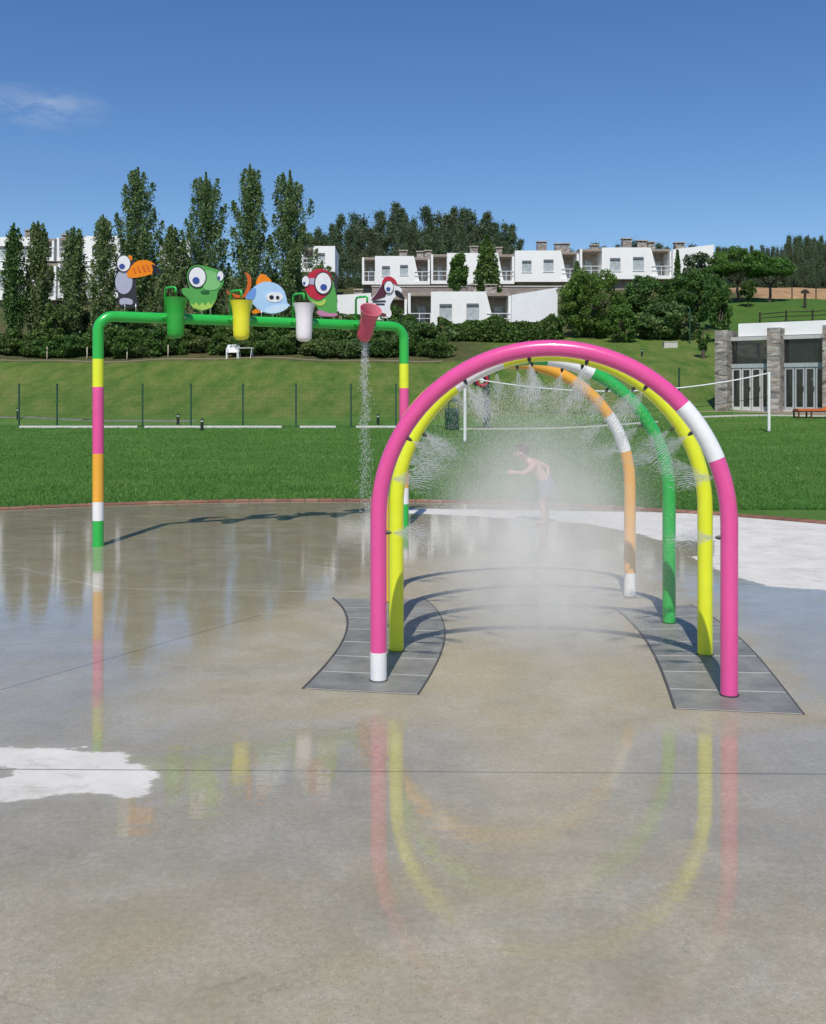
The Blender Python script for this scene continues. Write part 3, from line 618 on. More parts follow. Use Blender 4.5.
# ---------------------------------------------------------------- animal cut-outs standing on the bar
CM = {}
def cm(name, c, rough=.4):
    if name not in CM: CM[name] = simple('sign_'+name, c, .5, var=.06, scale=9.0, spec=.25)
    return CM[name]
def ell(cx, cy, rx, ry, n=26): return [(cx+rx*math.cos(2*math.pi*k/n), cy+ry*math.sin(2*math.pi*k/n)) for k in range(n)]
def smooth_poly(pts, it=2):
    for _ in range(it):
        q = []
        for i in range(len(pts)):
            a, b_ = pts[i], pts[(i+1) % len(pts)]
            q += [(a[0]*.75+b_[0]*.25, a[1]*.75+b_[1]*.25), (a[0]*.25+b_[0]*.75, a[1]*.25+b_[1]*.75)]
        pts = q
    return pts
def cutout(name, label, x0, y0, sc_, layers, legs):
    """layers: (part, parent part or None, points, colour, smooth, level)"""
    pxs = [p[0] for L0 in layers for p in L0[2]]; mid_px = x0+(min(pxs)+max(pxs))/2/sc_
    t_ = bar_t(mid_px); c = PL+BAR*t_+Vector((0, 0, ZT)); back = -bn*.0
    origin = c+back
    b = thing(name, origin+Vector((0, 0, fr)), label, 'animal sign', 'flat animal signs along the overhead bar')
    def fn(lev):
        def g(u, w, d):
            px, py = x0+u/sc_, y0+w/sc_
            # meet the vertical plane of the bar
            k = (px-CX)/F; t2 = (k*PL.y-PL.x)/(BAR.x-k*BAR.y); Y = PL.y+BAR.y*t2
            return Vector((k*Y, Y, CAMZ-(py-HY)/F*Y))+bn*(.006*lev+.006-d)
        return g
    made = {}; layers = [q for L0 in layers for q in (([('eye_rim', L0[1], [(p[0]+(p[0]-sum(a[0] for a in L0[2])/len(L0[2]))*.13, p[1]+(p[1]-sum(a[1] for a in L0[2])/len(L0[2]))*.11) for p in L0[2]], Ch, 0, L0[5]-.4)] if L0[0] == 'eye' else [])+[L0])]
    for (part, par, pts, mt, sm, lev) in layers:
        pts = smooth_poly(pts, sm) if sm else pts
        th = .012 if lev == 0 else .0055
        o = MB().slab(pts, th, fn(lev)).build(part, mt, made.get(par, b))
        made.setdefault(part, o)
    for (u, w) in legs:
        top = fn(0)(u, w, .006); px = x0+u/sc_; t2 = bar_t(px); base = PL+BAR*t2+Vector((0, 0, ZT+fr-.012))
        MB().tube([base+bn*.0, Vector((base.x, base.y, top.z+.03))], .008, 8).build('bracket', STEEL, b, True)
Wm = cm('white', (.80, .80, .82)); Bl = cm('blue', (.05, .09, .33)); Bk = cm('black', (.025, .025, .03)); Ch = cm('charcoal', (.04, .04, .052)); Li = cm('lilac_grey', (.42, .43, .55))
Og = cm('orange', (.88, .25, .012)); Og2 = cm('deep_orange', (.62, .13, .03)); G1 = cm('leaf_green', (.10, .38, .09)); G2 = cm('light_green', (.22, .52, .20)); G3 = cm('dark_green', (.03, .14, .05))
Sb = cm('sky_blue', (.42, .62, .86)); Sb2 = cm('mid_blue', (.16, .32, .72)); Sb3 = cm('pale_blue', (.58, .74, .90)); Rd = cm('red', (.52, .03, .06)); Mr = cm('maroon', (.10, .03, .05)); Pk = cm('rose', (.55, .22, .38)); Ylg = cm('lime', (.42, .60, .12)); Br = cm('brown', (.16, .05, .04))
cutout('toucan_sign', 'flat toucan sign with big orange beak, leftmost on the bar', 85, 240, 5.9, [
    ('body', None, [(180, 215), (190, 150), (205, 108), (240, 88), (285, 105), (302, 170), (300, 240), (300, 300), (318, 396), (265, 400), (190, 392), (200, 330), (176, 260)], Ch, 1, 0),
    ('belly', 'body', ell(228, 248, 51, 72), Li, 0, 1),
    ('crest', 'body', ell(262, 108, 16, 17), Og, 0, 1),
    ('beak', 'body', [(240, 205), (262, 165), (300, 124), (352, 117), (400, 132), (420, 165), (405, 198), (345, 216), (262, 228)], Og, 1, 2),
    ('beak_tip', 'beak', [(385, 140), (425, 160), (452, 208), (420, 196), (392, 200), (400, 170)], Bk, 1, 3),
    ('beak_stripe', 'beak', [(285, 165), (300, 195), (292, 196), (278, 168)], Og2, 0, 3), ('beak_stripe', 'beak', [(312, 155), (328, 190), (320, 192), (304, 158)], Og2, 0, 3),
    ('beak_stripe', 'beak', [(340, 150), (356, 186), (348, 188), (332, 153)], Og2, 0, 3), ('beak_stripe', 'beak', [(366, 148), (380, 182), (372, 184), (358, 150)], Og2, 0, 3),
    ('eye', 'body', ell(226, 140, 38, 46), Wm, 0, 3), ('pupil', 'eye', ell(215, 157, 17, 15), Bl, 0, 4),
    ('foot', 'body', [(200, 350), (232, 340), (282, 352), (280, 384), (240, 378), (205, 386)], Li, 1, 1)], [(235, 385), (300, 390)])
cutout('chameleon_sign', 'flat green lizard sign with bulging eyes behind green bucket', 85, 240, 5.9, [
    ('body', None, [(600, 230), (606, 178), (640, 148), (692, 150), (760, 168), (806, 184), (820, 230), (812, 272), (782, 302), (776, 352), (745, 402), (685, 424), (622, 396), (612, 345), (572, 318), (570, 286), (600, 280), (622, 292)], G1, 1, 0),
    ('snout', 'body', [(690, 175), (770, 185), (800, 240), (795, 285), (740, 300), (690, 290)], G2, 2, 1),
    ('mouth', 'body', ell(706, 306, 26, 8), G3, 0, 2),
    ('chest', 'body', [(618, 372), (640, 385), (655, 368), (672, 390), (690, 368), (710, 390), (726, 366), (742, 384), (766, 352), (745, 400), (690, 416), (636, 400)], Ylg, 0, 1),
    ('eye', 'body', ell(660, 220, 49, 58), Wm, 0, 2), ('pupil', 'eye', ell(652, 240, 21, 20), Bl, 0, 3),
    ('eye', 'body', ell(796, 213, 18, 28), Wm, 0, 2), ('pupil', 'eye', ell(786, 224, 7, 10), Bl, 0, 3)], [(690, 415), (740, 400)])
cutout('fish_sign', 'flat pale blue fish sign with orange fins between two buckets', 215, 250, 6.883, [
    ('body', None, [(215, 322), (240, 282), (290, 236), (350, 214), (420, 228), (470, 268), (492, 330), (496, 368), (520, 376), (490, 412), (430, 438), (370, 442), (300, 416), (262, 372), (205, 332)], Sb, 1, 0),
    ('dorsal_fin', 'body', [(280, 250), (290, 190), (325, 158), (370, 188), (396, 222), (345, 225)], Og, 1, -1),
    ('tail_fin', 'body', [(195, 318), (225, 245), (222, 182), (198, 148), (242, 168), (254, 222), (242, 275), (214, 326), (150, 332), (100, 318), (72, 268), (100, 294), (150, 305)], Og2, 1, -1),
    ('lower_fin', 'body', [(250, 425), (288, 400), (335, 425), (262, 440)], Og, 1, -1),
    ('tail_patch', 'body', [(206, 330), (228, 288), (285, 250), (272, 335), (240, 342)], Sb2, 1, 1),
    ('jaw', 'body', [(385, 388), (440, 376), (514, 376), (488, 408), (430, 434), (370, 438), (330, 420)], Sb3, 1, 1),
    ('eye_mask', 'body', ell(408, 325, 58, 36), Wm, 0, 1), ('pupil', 'eye_mask', ell(386, 326, 15, 14), Bk, 0, 2), ('pupil', 'eye_mask', ell(428, 328, 12, 12), Bk, 0, 2)], [(320, 430), (400, 440)])
cutout('parrot_sign', 'flat parrot sign with red face and green body beside white bucket', 285, 255, 6.354, [
    ('body', None, [(132, 235), (150, 290), (196, 318), (215, 360), (232, 390), (325, 392), (332, 325), (324, 250), (304, 170), (282, 110), (232, 84), (176, 94), (142, 130), (124, 190)], G1, 1, 0),
    ('face', 'body', [(122, 200), (140, 130), (176, 95), (230, 86), (280, 106), (300, 160), (292, 215), (262, 258), (212, 292), (165, 272), (132, 235)], Rd, 1, 1),
    ('beak', 'face', [(135, 150), (192, 146), (196, 190), (150, 188), (132, 172)], Li, 1, 2), ('collar', 'body', [(150, 282), (212, 306), (262, 272), (250, 320), (205, 325)], Ylg, 1, 1),
    ('eye', 'face', ell(238, 180, 50, 66), Wm, 0, 3), ('pupil', 'eye', ell(240, 206, 21, 20), Bl, 0, 4),
    ('eye', 'face', ell(127, 168, 22, 33), Wm, 0, 3), ('pupil', 'eye', ell(117, 180, 7, 10), Bl, 0, 4), ('foot', 'body', [(192, 356), (225, 350), (275, 372), (330, 368), (330, 392), (215, 390)], Pk, 1, 2)], [(230, 380), (310, 385)])
cutout('woodpecker_sign', 'flat woodpecker sign with red cap behind tilted pink bucket', 285, 255, 6.354, [
    ('body', None, [(535, 292), (575, 250), (612, 195), (622, 150), (655, 133), (695, 152), (716, 200), (745, 215), (735, 250), (695, 262), (660, 330), (680, 375), (662, 402), (600, 398), (590, 330)], Wm, 1, 0),
    ('back', 'body', [(538, 294), (575, 250), (610, 195), (622, 175), (634, 220), (642, 262), (608, 276)], Mr, 1, 1),
    ('cap', 'body', [(608, 198), (620, 150), (655, 132), (695, 152), (718, 198), (690, 182), (655, 160), (632, 172)], Rd, 1, 2),
    ('beak', 'body', [(692, 222), (722, 228), (748, 258), (762, 284), (735, 280), (700, 258)], Bk, 1, 2),
    ('wing_stripe', 'body', [(556, 290), (635, 288), (640, 298), (556, 302)], Ch, 0, 1), ('wing_stripe', 'body', [(572, 308), (632, 308), (630, 318), (580, 318)], Ch, 0, 1),
    ('eye', 'body', ell(655, 205, 28, 38), Wm, 0, 3), ('pupil', 'eye', ell(650, 218, 13, 13), Bl, 0, 4), ('foot', 'body', [(585, 362), (640, 372), (645, 392), (595, 388)], Br, 1, 1)], [(620, 390), (650, 385)])

# ---------------------------------------------------------------- lawn furniture: path edges, fence, bollards, net
CONC = simple('pale_concrete', (.52, .50, .45), .9, bump=.3, bscale=30)
def strip(name, pts, w, hgt, m, kind='structure'):
    """low strip following the ground along pts (X,Y)"""
    pts = [Vector(p) for p in pts]; dense = []
    for a, b in zip(pts[:-1], pts[1:]):
        k = max(2, int((b-a).length/.8))
        dense += [a.lerp(b, i/k) for i in range(k)]
    dense.append(pts[-1]); v, f = [], []
    for i, p in enumerate(dense):
        t = (dense[min(i+1, len(dense)-1)]-dense[max(i-1, 0)]).normalized(); nn = Vector((-t.y, t.x))
        for s_ in (-1, 1):
            q = p+nn*s_*w/2; z = Hf(q.x, q.y); v += [(q.x, q.y, z-.15), (q.x, q.y, z+hgt)]
    for i in range(len(dense)-1):
        a, b = 4*i, 4*i+4
        f += [(a+1, a+3, b+3, b+1), (a, a+1, b+1, b), (a+3, a+2, b+2, b+3)]
    o = MB().add(v, f).build(name, m); tag(o, kind=kind); return o
strip('path', [(-40, 45.0), (-13, 45.2), (2, 45.6), (8, 45.2)], .28, .0, CONC)
kerbw = simple('white_kerb', (.62, .61, .57), .85)
for (xa, xb, yb) in ((20, 138, 428.5), (145, 282, 427.5), (300, 336, 427), (356, 396, 425.5)):
    Yk = 46.4; A_ = ((xa-CX)/F*Yk, Yk); B_ = ((xb-CX)/F*Yk, Yk); strip('kerb', [A_, B_], .22, .09, kerbw)
strip('path', [(-23, 52.0), (-19.5, 51.8), (-16, 50.9), (-11, 50.9)], .5, .0, CONC)
strip('path', [(2.0, 44.5), (6.0, 44.8), (11, 45.2)], .35, .05, CONC)
strip('path', [(13.2, 46.2), (17, 46.0), (20, 45.0), (24, 43.6)], .38, .05, CONC)
strip('path', [(-35, 66.6), (-20, 66.8), (0, 66.9), (2, 66.8)], .18, .05, simple('timber_edge', (.22, .19, .12), .9))

FG = simple('fence_green', (.02, .07, .04), .5)
fence = thing('wire_fence', (-12, 46.9, Hf(-12, 46.9)), 'dark green wire mesh fence along foot of the grass bank', 'fence')
fx = [-23.0, -20.7, (19-CX)/F*46.9, (57-CX)/F*46.9, (98-CX)/F*46.9, (142.5-CX)/F*46.9, (191-CX)/F*46.9, (243-CX)/F*46.9, (296-CX)/F*46.9, (351-CX)/F*46.9, (396-CX)/F*46.9]
for i, x in enumerate(fx):
    z = Hf(x, 46.9); MB().box(x-.035, x+.035, 46.865, 46.935, z-.2, z+2.0).box(x-.045, x+.045, 46.855, 46.945, z+2.0, z+2.03).build('post', FG, fence)
    if i:
        x0 = fx[i-1]+.04; x1 = x-.04; m_ = MB(); nw = int((x1-x0)/.09)
        for k in range(nw+1):
            xx_ = x0+(x1-x0)*k/nw; m_.box(xx_-.003, xx_+.003, 46.898, 46.902, z+.05, z+1.93)
        for k in range(11): zz_ = z+.05+k*.188; m_.box(x0, x1, 46.904, 46.908, zz_-.0028, zz_+.0028)
        m_.build('mesh_panel', FG, fence)
BLK = simple('bollard_black', (.02, .02, .022), .45)
for (px, py, h_, Y, lab) in [(18, 411, 12, 51.2, 'small black bollard light on the path at far left behind the fence'), (178, 419, 11, 49.5, 'small black bollard light behind the fence, left of the bar frame middle'),
                            (202, 431, 12, 43.5, 'small black bollard light standing on the lawn in front of the fence'), (378, 417, 11, 49, 'small black bollard light near the frame right leg'),
                            (642, 356, 7, 67, 'small black bollard light on the right grass slope')]:
    x = (px-CX)/F*Y; z = Hf(x, Y); hh = h_/F*Y
    b = thing('bollard_light', (x, Y, z), lab, 'bollard light', 'bollard lights in the grass')
    MB().lathe([(.07, -.05), (.07, hh*.72), (.055, hh*.74)], 16, mat=Matrix.Translation((x, Y, z)), caps=(0, 1)).build('post', BLK, b, True, 40)
    MB().lathe([(.052, hh*.74), (.052, hh*.88)], 16, mat=Matrix.Translation((x, Y, z))).build('lens', WHITEM, b, True, 40)
    MB().lathe([(.075, hh*.88), (.075, hh*.93), (.03, hh)], 16, mat=Matrix.Translation((x, Y, z)), caps=(1, 1)).build('cap', BLK, b, True, 40)
# volleyball net
NL, NR = Vector(((465-CX)/F*34.6, 34.6, 0)), Vector(((769-CX)/F*37.5, 37.5, 0)); NL.z = Hf(NL.x, NL.y); NR.z = Hf(NR.x, NR.y)
net = thing('volleyball_net', (NL+NR)/2, 'slack volleyball net strung between two white posts on lawn', 'net')
for p, hh in ((NL, 2.28), (NR, 2.24)):
    ps = MB().tube([p-Vector((0, 0, .2)), p+Vector((0, 0, hh))], .055, 16).build('post', WHT, net, True, 40)
    MB().lathe([(.075, .0), (.075, .05), (.06, .06)], 16, mat=Matrix.Translation(p), caps=(0, 1)).build('base_ring', STEEL, ps, True, 40)
def sag(u, za, zb, s): return NL.lerp(NR, u)+Vector((0, 0, za+(zb-za)*u-4*s*u*(1-u)))
MB().tube([sag(k/30, 2.24, 2.20, .58) for k in range(31)], .026, 8).build('top_tape', WHITEM, net, True)
MB().tube([sag(k/30, 1.25, 1.35, .42)-Vector((0, 0, 0)) for k in range(31)], .012, 6).build('bottom_rope', BLK, net, True)
nm_ = MB()
for k in range(1, 90):
    a, b_ = sag(k/90, 2.24, 2.20, .58), sag(k/90, 1.25, 1.35, .42); nm_.box(a.x-.0015, a.x+.0015, a.y-.0015, a.y+.0015, b_.z, a.z)
for q in range(1, 9):
    for k in range(30):
        u0, u1 = k/30, (k+1)/30; w_ = q/9
        p0_ = sag(u0, 2.24, 2.20, .58).lerp(sag(u0, 1.25, 1.35, .42), w_); p1_ = sag(u1, 2.24, 2.20, .58).lerp(sag(u1, 1.25, 1.35, .42), w_); nm_.tube([p0_, p1_], .0015, 3, False)
nm_.build('netting', simple('net_cord', (.12, .12, .12), .8), net)
# life ring post and litter bin past the net
x = (482-CX)/F*45; z = Hf(x, 45)
lr = thing('life_ring_post', (x, 45, z), 'red ring with pale middle on a dark green post beyond the net', 'life ring')
MB().box(x+.05, x+.35, 45.02, 45.10, z-.1, z+2.5).build('board', FG, lr)
zc = CAMZ-(380.5-HY)/F*45
MB().tube([(x+.24*math.cos(2*math.pi*k/28), 44.95, zc+.24*math.sin(2*math.pi*k/28)) for k in range(28)], .075, 12, closed=True).build('ring', cm('ring_red', (.42, .02, .05)), lr, True)
MB().lathe([(.0, 0), (.10, .0), (.10, .03), (0, .04)], 20, mat=Matrix.Translation((x, 44.97, zc)) @ Matrix.Rotation(R(90), 4, 'X')).build('centre_disc', WHITEM, lr, True, 40)
x = (452-CX)/F*44; z = Hf(x, 44)
bn_ = thing('litter_bin', (x, 44, z), 'dark litter bin standing on the lawn left of the net post', 'bin')
MB().lathe([(.26, 0), (.30, .08), (.32, .95), (.30, .97)], 20, mat=Matrix.Translation((x, 44, z-.02)), caps=(1, 1)).build('body', FG, bn_, True, 40)
MB().lathe([(.34, 1.25), (.34, 1.28), (.10, 1.40)], 20, mat=Matrix.Translation((x, 44, z)), caps=(1, 1)).build('lid', FG, bn_, True, 40)
lidp = MB()
for a in (0, 2.1, 4.2): lidp.tube([(x+.29*math.cos(a), 44+.29*math.sin(a), z+.9), (x+.29*math.cos(a), 44+.29*math.sin(a), z+1.26)], .02, 8)
lidp.build('lid_support', FG, bn_)

# ---------------------------------------------------------------- pavilion on the right
pz = .93; PA = R(35); PX0, PY0 = (715.5-CX)/F*50.0, 50.0
def ps(px):                       # distance along the front, from its left corner
    k = (px-CX)/F; return (k*PY0-PX0)/(math.cos(PA)+k*math.sin(PA))
def pyZ(py): return CAMZ-(py-HY)/F*50.0
pav = thing('pavilion', (PX0, PY0, pz), 'single storey pavilion with stone columns, glass doors and white roof', 'pavilion')
pav.rotation_euler = (0, 0, -PA)
def pbox(mb, s0, s1, d0, d1, z0, z1): return mb.box(PX0+s0, PX0+s1, PY0+d0, PY0+d1, z0, z1)
CW = ps(728)-.02; BAYW = ps(768)-CW-.02; STEP = CW+BAYW; NB = 4; LEN = NB*STEP+CW
tr_ = pbox(MB(), -.6, LEN+.6, -.9, 9, pz-.9, pz-.02).build('terrace_slab', simple('terrace_tile', (.36, .28, .22), .85), pav)
for k in range(NB+1): pbox(MB(), k*STEP, k*STEP+CW, -.1, 1.55, pz-.05, pyZ(330.6)+.03*k).build('column', STONE, pav)
rf0 = ps(733.6)
pbox(MB(), rf0, LEN+.4, .75, 9, pyZ(336.5), pyZ(323.6)).build('roof', WALL, pav)
pbox(MB(), CW+.01, LEN, .55, .72, pyZ(340.8), pyZ(337.2)).build('soffit_beam', simple('soffit_grey', (.48, .48, .47), .8), pav)
pbox(MB(), CW*.3, LEN-.1, 8.6, 8.9, pz, pyZ(337)).build('back_wall', simple('interior_wall', (.55, .52, .47), .9), pav)
pbox(MB(), .05, .35, 1.56, 8.58, pz, pyZ(337)).build('side_wall', STONE, pav)
pbox(MB(), .4, LEN-.1, 1.6, 8.5, pz-.015, pz+.012).build('floor', STONE_D, pav)
PALE = simple('door_frame_pale', (.52, .52, .50), .5); THR = simple('pale_threshold', (.60, .57, .52), .8)
for k in range(NB):
    a0, a1 = k*STEP+CW+.005, (k+1)*STEP-.005
    pbox(MB(), a0, a1, .60, .82, pyZ(368), pyZ(364)).build('transom_beam', FRAME_G, pav)
    pbox(MB(), a0, a1, .70, .715, pyZ(364)+.002, pyZ(341)-.002).build('upper_glazing', GLASS_D, pav)
    st_ = MB(); st_.slab([(PX0+a0+.75, pyZ(342.5)), (PX0+a0+.88, pyZ(342.5)), (PX0+a0+1.22, pz+.012), (PX0+a0+1.02, pz+.012)], .12, lambda u, w, d: Vector((u, PY0+2.2+d, w))); st_.build('raking_strut', WHITEM, pav)
    for q in range(4):
        d0 = a0+(a1-a0)*q/4+.015; d1 = a0+(a1-a0)*(q+1)/4-.015; z0, z1 = pz+.03, pyZ(368)-.004
        f_ = MB(); pbox(f_, d0, d0+.075, .64, .73, z0, z1); pbox(f_, d1-.075, d1, .64, .73, z0, z1); pbox(f_, d0+.075, d1-.075, .64, .73, z0, z0+.16); pbox(f_, d0+.075, d1-.075, .64, .73, z1-.1, z1)
        dr_ = f_.build('door', PALE if k == 0 else FRAME_G, pav)
        pbox(MB(), d0+.075, d1-.075, .68, .69, z0+.16, z1-.1).build('door_glass', GLASS_D, dr_)
        if q in (1, 2): pbox(MB(), d1-.07, d1-.03, .59, .639, z0+.95, z0+1.15).build('handle', DARKM, dr_)
    pbox(MB(), a0, a1, .50, .9, pz-.04, pz+.028).build('threshold', THR, pav)
# orange lounger in front of it
Yl = 44.6; lx0, lx1 = (795-CX)/F*Yl, (795-CX)/F*Yl+2.0; lz = Hf(lx0, Yl)
WOOD = simple('dark_timber', (.10, .035, .018), .6); WOOD_D = simple('weathered_timber', (.035, .03, .02), .9); OCL = simple('orange_cushion', (.62, .15, .03), .85)
ln_ = thing('sun_lounger', (lx0+1, Yl, lz), 'sun lounger with orange cushion on dark timber frame by pavilion doors', 'sun lounger')
MB().box(lx0, lx1, Yl-.33, Yl+.33, lz+.27, lz+.33).build('frame', WOOD, ln_)
for xx_ in (lx0+.06, lx0+.62, lx1-.40):
    for yy_ in (Yl-.28, Yl+.28): MB().box(xx_-.03, xx_+.03, yy_-.03, yy_+.03, lz-.05, lz+.268).build('leg', WOOD, ln_)
MB().slab([(lx0+.03, lz+.332), (lx1-.7, lz+.332), (lx1-.02, lz+.60), (lx1-.05, lz+.69), (lx1-.74, lz+.42), (lx0+.03, lz+.41)], .60, lambda u, w, d: Vector((u, Yl-.30+d, w))).build('cushion', OCL, ln_)

# ---------------------------------------------------------------- houses on the hill
RAIL = simple('white_rail', (.78, .78, .78), .4)
def house(label, Y, fx0, fx1, top, bot, recL=None, recR=None, wins=(), chim=(), slope=0.0, mats=WALL, gable=False, depth=8.0, base=None, finR=True, roofline=None):
    X = lambda p: (p-CX)/F*Y
    Z = lambda p: CAMZ-(p-HY)/F*Y
    xa, xb, zt, zb = X(fx0), X(fx1), Z(top), Z(bot)
    h = thing('white_house', ((xa+xb)/2, Y+depth/2, zb), label, 'house', 'white terraced houses on the hillside')
    L0 = xa-(X(fx0)-X(recL) if recL else 0); R0 = X(recR) if recR else xb
    zroof = zt
    # facade made of piers between real openings
    w = MB(); th = .28
    if wins:
        ws = sorted((X(a), X(b_), Z(c_), Z(d_)) for a, b_, c_, d_ in wins); cur = xa
        for (wa, wb_, wt_, wb2) in ws:
            w.box(cur, wa, Y, Y+th, zb, zt); w.box(wa, wb_, Y, Y+th, wt_, zt); w.box(wa, wb_, Y, Y+th, zb, wb2); cur = wb_
        w.box(cur, xb, Y, Y+th, zb, zt)
    else:
        zz1 = Z(roofline) if roofline else zt
        w.slab([(xa, zb), (xb, zb), (xb, zz1), (xa, zt)], th, lambda u, v_, d: Vector((u, Y+d, v_)))
    w.box(xa+.003, xb-.003, Y+th+.30, Y+depth, zb+.003, zt-.12)
    w.box(xa+.004, xa+.2, Y+th, Y+th+.30, zb+.004, zt-.13); w.box(xb-.2, xb-.004, Y+th, Y+th+.30, zb+.004, zt-.13)
    w.build('wall', mats, h)
    for (a, b_, c_, d_) in wins:
        wa, wb_, wt_, wb2 = X(a), X(b_), Z(c_), Z(d_); f = MB(); t_ = .07; y0, y1 = Y+.13, Y+.2
        f.box(wa, wa+t_, y0, y1, wb2, wt_).box(wb_-t_, wb_, y0, y1, wb2, wt_).box(wa+t_, wb_-t_, y0, y1, wt_-t_, wt_).box(wa+t_, wb_-t_, y0, y1, wb2, wb2+t_)
        mid_ = (wa+wb_)/2; f.box(mid_-.03, mid_+.03, y0, y1, wb2+t_, wt_-t_)
        fo = f.build('window', FRAME_G, h)
        MB().box(wa+t_, mid_-.03, Y+.155, Y+.17, wb2+t_, wt_-t_).box(mid_+.03, wb_-t_, Y+.155, Y+.17, wb2+t_, wt_-t_).build('pane', CURTAIN, fo)
        MB().box(wa-.06, wb_+.06, Y-.07, Y+.13, wb2-.07, wb2-.002).build('sill', WALL, fo)
        MB().box(wa, wb_, Y+.02, Y+.13, wt_-.16, wt_-.002).build('shutter_box', simple('shutter_grey', (.16, .17, .18), .6), fo)
    MB().box(L0+.01, R0-.01, Y+.9, Y+depth+.2, zt-.115, zt-.02).build('roof', simple('roof_gravel', (.34, .31, .28), .95, var=.3), h)
    for side, (p0_, p1_) in (('L', (L0, xa)), ('R', (xb, R0))):
        if p1_-p0_ < .3: continue
        tz = zt-.35
        t = MB(); t.box(p0_+.003, p1_-.003, Y-.1, Y+3.0, zb, zb+.35); tr = t.build('terrace_slab', WALL, h)
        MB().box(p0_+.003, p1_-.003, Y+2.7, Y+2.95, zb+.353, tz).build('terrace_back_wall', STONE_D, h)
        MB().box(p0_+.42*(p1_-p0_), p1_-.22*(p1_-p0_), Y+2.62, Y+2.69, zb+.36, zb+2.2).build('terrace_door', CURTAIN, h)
        r_ = MB(); zr = zb+1.3
        r_.box(p0_+.02, p1_-.02, Y-.06, Y-.02, zr, zr+.06).box(p0_+.02, p1_-.02, Y-.06, Y-.02, zr-.42, zr-.38)
        nb_ = max(2, int((p1_-p0_)/.9))
        for k in range(nb_+1): xk = p0_+.05+(p1_-p0_-.1)*k/nb_; r_.box(xk-.025, xk+.025, Y-.055, Y-.025, zb+.352, zr-.001)
        r_.build('railing', RAIL, h)
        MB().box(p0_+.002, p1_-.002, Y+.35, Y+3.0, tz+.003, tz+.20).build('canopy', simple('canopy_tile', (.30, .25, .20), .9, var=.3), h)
        # slanting side wall of the recess
        if side == 'R':
            MB().slab([(xb+.002, zb+.352), (xb+(p1_-p0_)*.34, zb+.352), (xb+.05, zt-.2), (xb+.002, zt-.2)], .2, lambda u, v_, d: Vector((u, Y+.02+d, v_))).build('wing_wall', WALL, h)
            if finR: MB().box(p1_-.22, p1_-.004, Y+.03, Y+2.69, zb+.354, tz-.01).build('wing_wall', WALL, h)
        else:
            MB().box(p0_+.004, p0_+.22, Y-.05, Y+2.69, zb+.354, zt-.15).build('wing_wall', WALL, h)
    for (ca, cb, ct, cbt) in chim:
        xa_, xb_ = X(ca), X(cb); Yc = Y+3.4
        zt2 = CAMZ-(ct-HY)/F*Yc; c_ = MB(); c_.box(xa_, xb_, Yc, Yc+.9, zt-.05, zt2-.28)
        co = c_.build('chimney', STONE, h)
        lg = MB()
        for xx_ in (xa_+.05, xb_-.15, (xa_+xb_)/2-.05): lg.box(xx_, xx_+.1, Yc+.05, Yc+.85, zt2-.278, zt2-.10)
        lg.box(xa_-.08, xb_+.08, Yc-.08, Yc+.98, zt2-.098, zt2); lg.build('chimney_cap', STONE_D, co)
    zb2 = min(Hf(L0, Y), Hf(R0, Y), Hf((L0+R0)/2, Y))-.6
    if base and zb-zb2 > .3: MB().box(L0+.15, R0-.15, Y+.7, Y+depth-.1, zb2, zb-.003).build('base_wall', base, h)
    return h
HU = 105
house('upper hillside house left of the round tree, two windows', HU, 375, 414, 256, 284.5, 362, 430, [(382, 390, 266, 276), (400, 408, 265, 275)], [(399, 407, 250, 256), (417, 424, 251, 256), (425, 432, 250, 256)], base=STONE_P)
house('upper hillside house half hidden by the broad cypress', HU, 447, 498, 253, 284, 431, 514.3, [(453, 461, 262, 272), (478, 487, 262, 272)], [(472, 480, 246, 253), (499, 505, 247, 253)], base=STONE_P)
house('upper hillside house with two windows right of the broad cypress', HU-.5, 515, 561, 250.5, 281.8, None, 579, [(522, 531.5, 260.5, 272), (543.5, 553.5, 259.5, 271.5)], [(541.5, 551, 241, 250.5), (560, 575, 243, 250.5)], base=STONE_P)
house('upper hillside house with two windows above the big pine bush', HU-1, 602, 651, 247.5, 279, 580, 672, [(610, 620.5, 258, 271), (633, 643.8, 257, 270.5)], [(597, 605, 244.5, 247.5), (629.5, 639, 238, 247.5), (645, 655, 240, 247.5), (656, 663, 241.5, 247.5)], base=STONE_P)
house('white end gable wall of the upper row beside stone pines', HU-1.5, 672.5, 714, 249.5, 280, None, None, [], [(684, 694, 242, 247)], roofline=244.5, depth=6)
HL = 86
house('lower hillside house with two windows above the dark hedge', HL, 431, 486, 291.5, 329, 408, 511, [(439.5, 452, 304, 320), (466.5, 479, 303.5, 320)], [(470, 479, 284, 291), (488, 500, 284, 291)], base=STONE_P)
house('blank white gable wall at right end of lower row', HL-.6, 511.5, 557.5, 295, 322, None, None, [], [], roofline=287.5, depth=9, mats=simple('white_cladding', (.80, .81, .83), .7, var=.05, scale=3), base=STONE_P)
house('lower hillside house behind the pink tipping bucket', HL, 337, 371, 295, 330, None, 407, [], [(352, 360, 289, 295)], roofline=293, base=STONE_P)
house('small pale house behind the poplars, left of the wood', 98, 313, 335, 246, 272, 301, None, [(316, 325, 253, 262)], [], depth=5, base=STONE_P)
HF = 97
house('two storey white house at far left behind the poplars, upper floor', HF, -22, 30, 237, 261, -30, 54, [(-6, 8, 246, 258), (20, 27, 246, 258)], [(11, 19, 229.5, 237), (21, 31, 231, 237)], base=None)
house('white house floor below, far left behind the poplars', HF-1.2, -20, 30, 262, 300, None, 56, [(0, 9, 270, 288)], [], base=STONE_P)
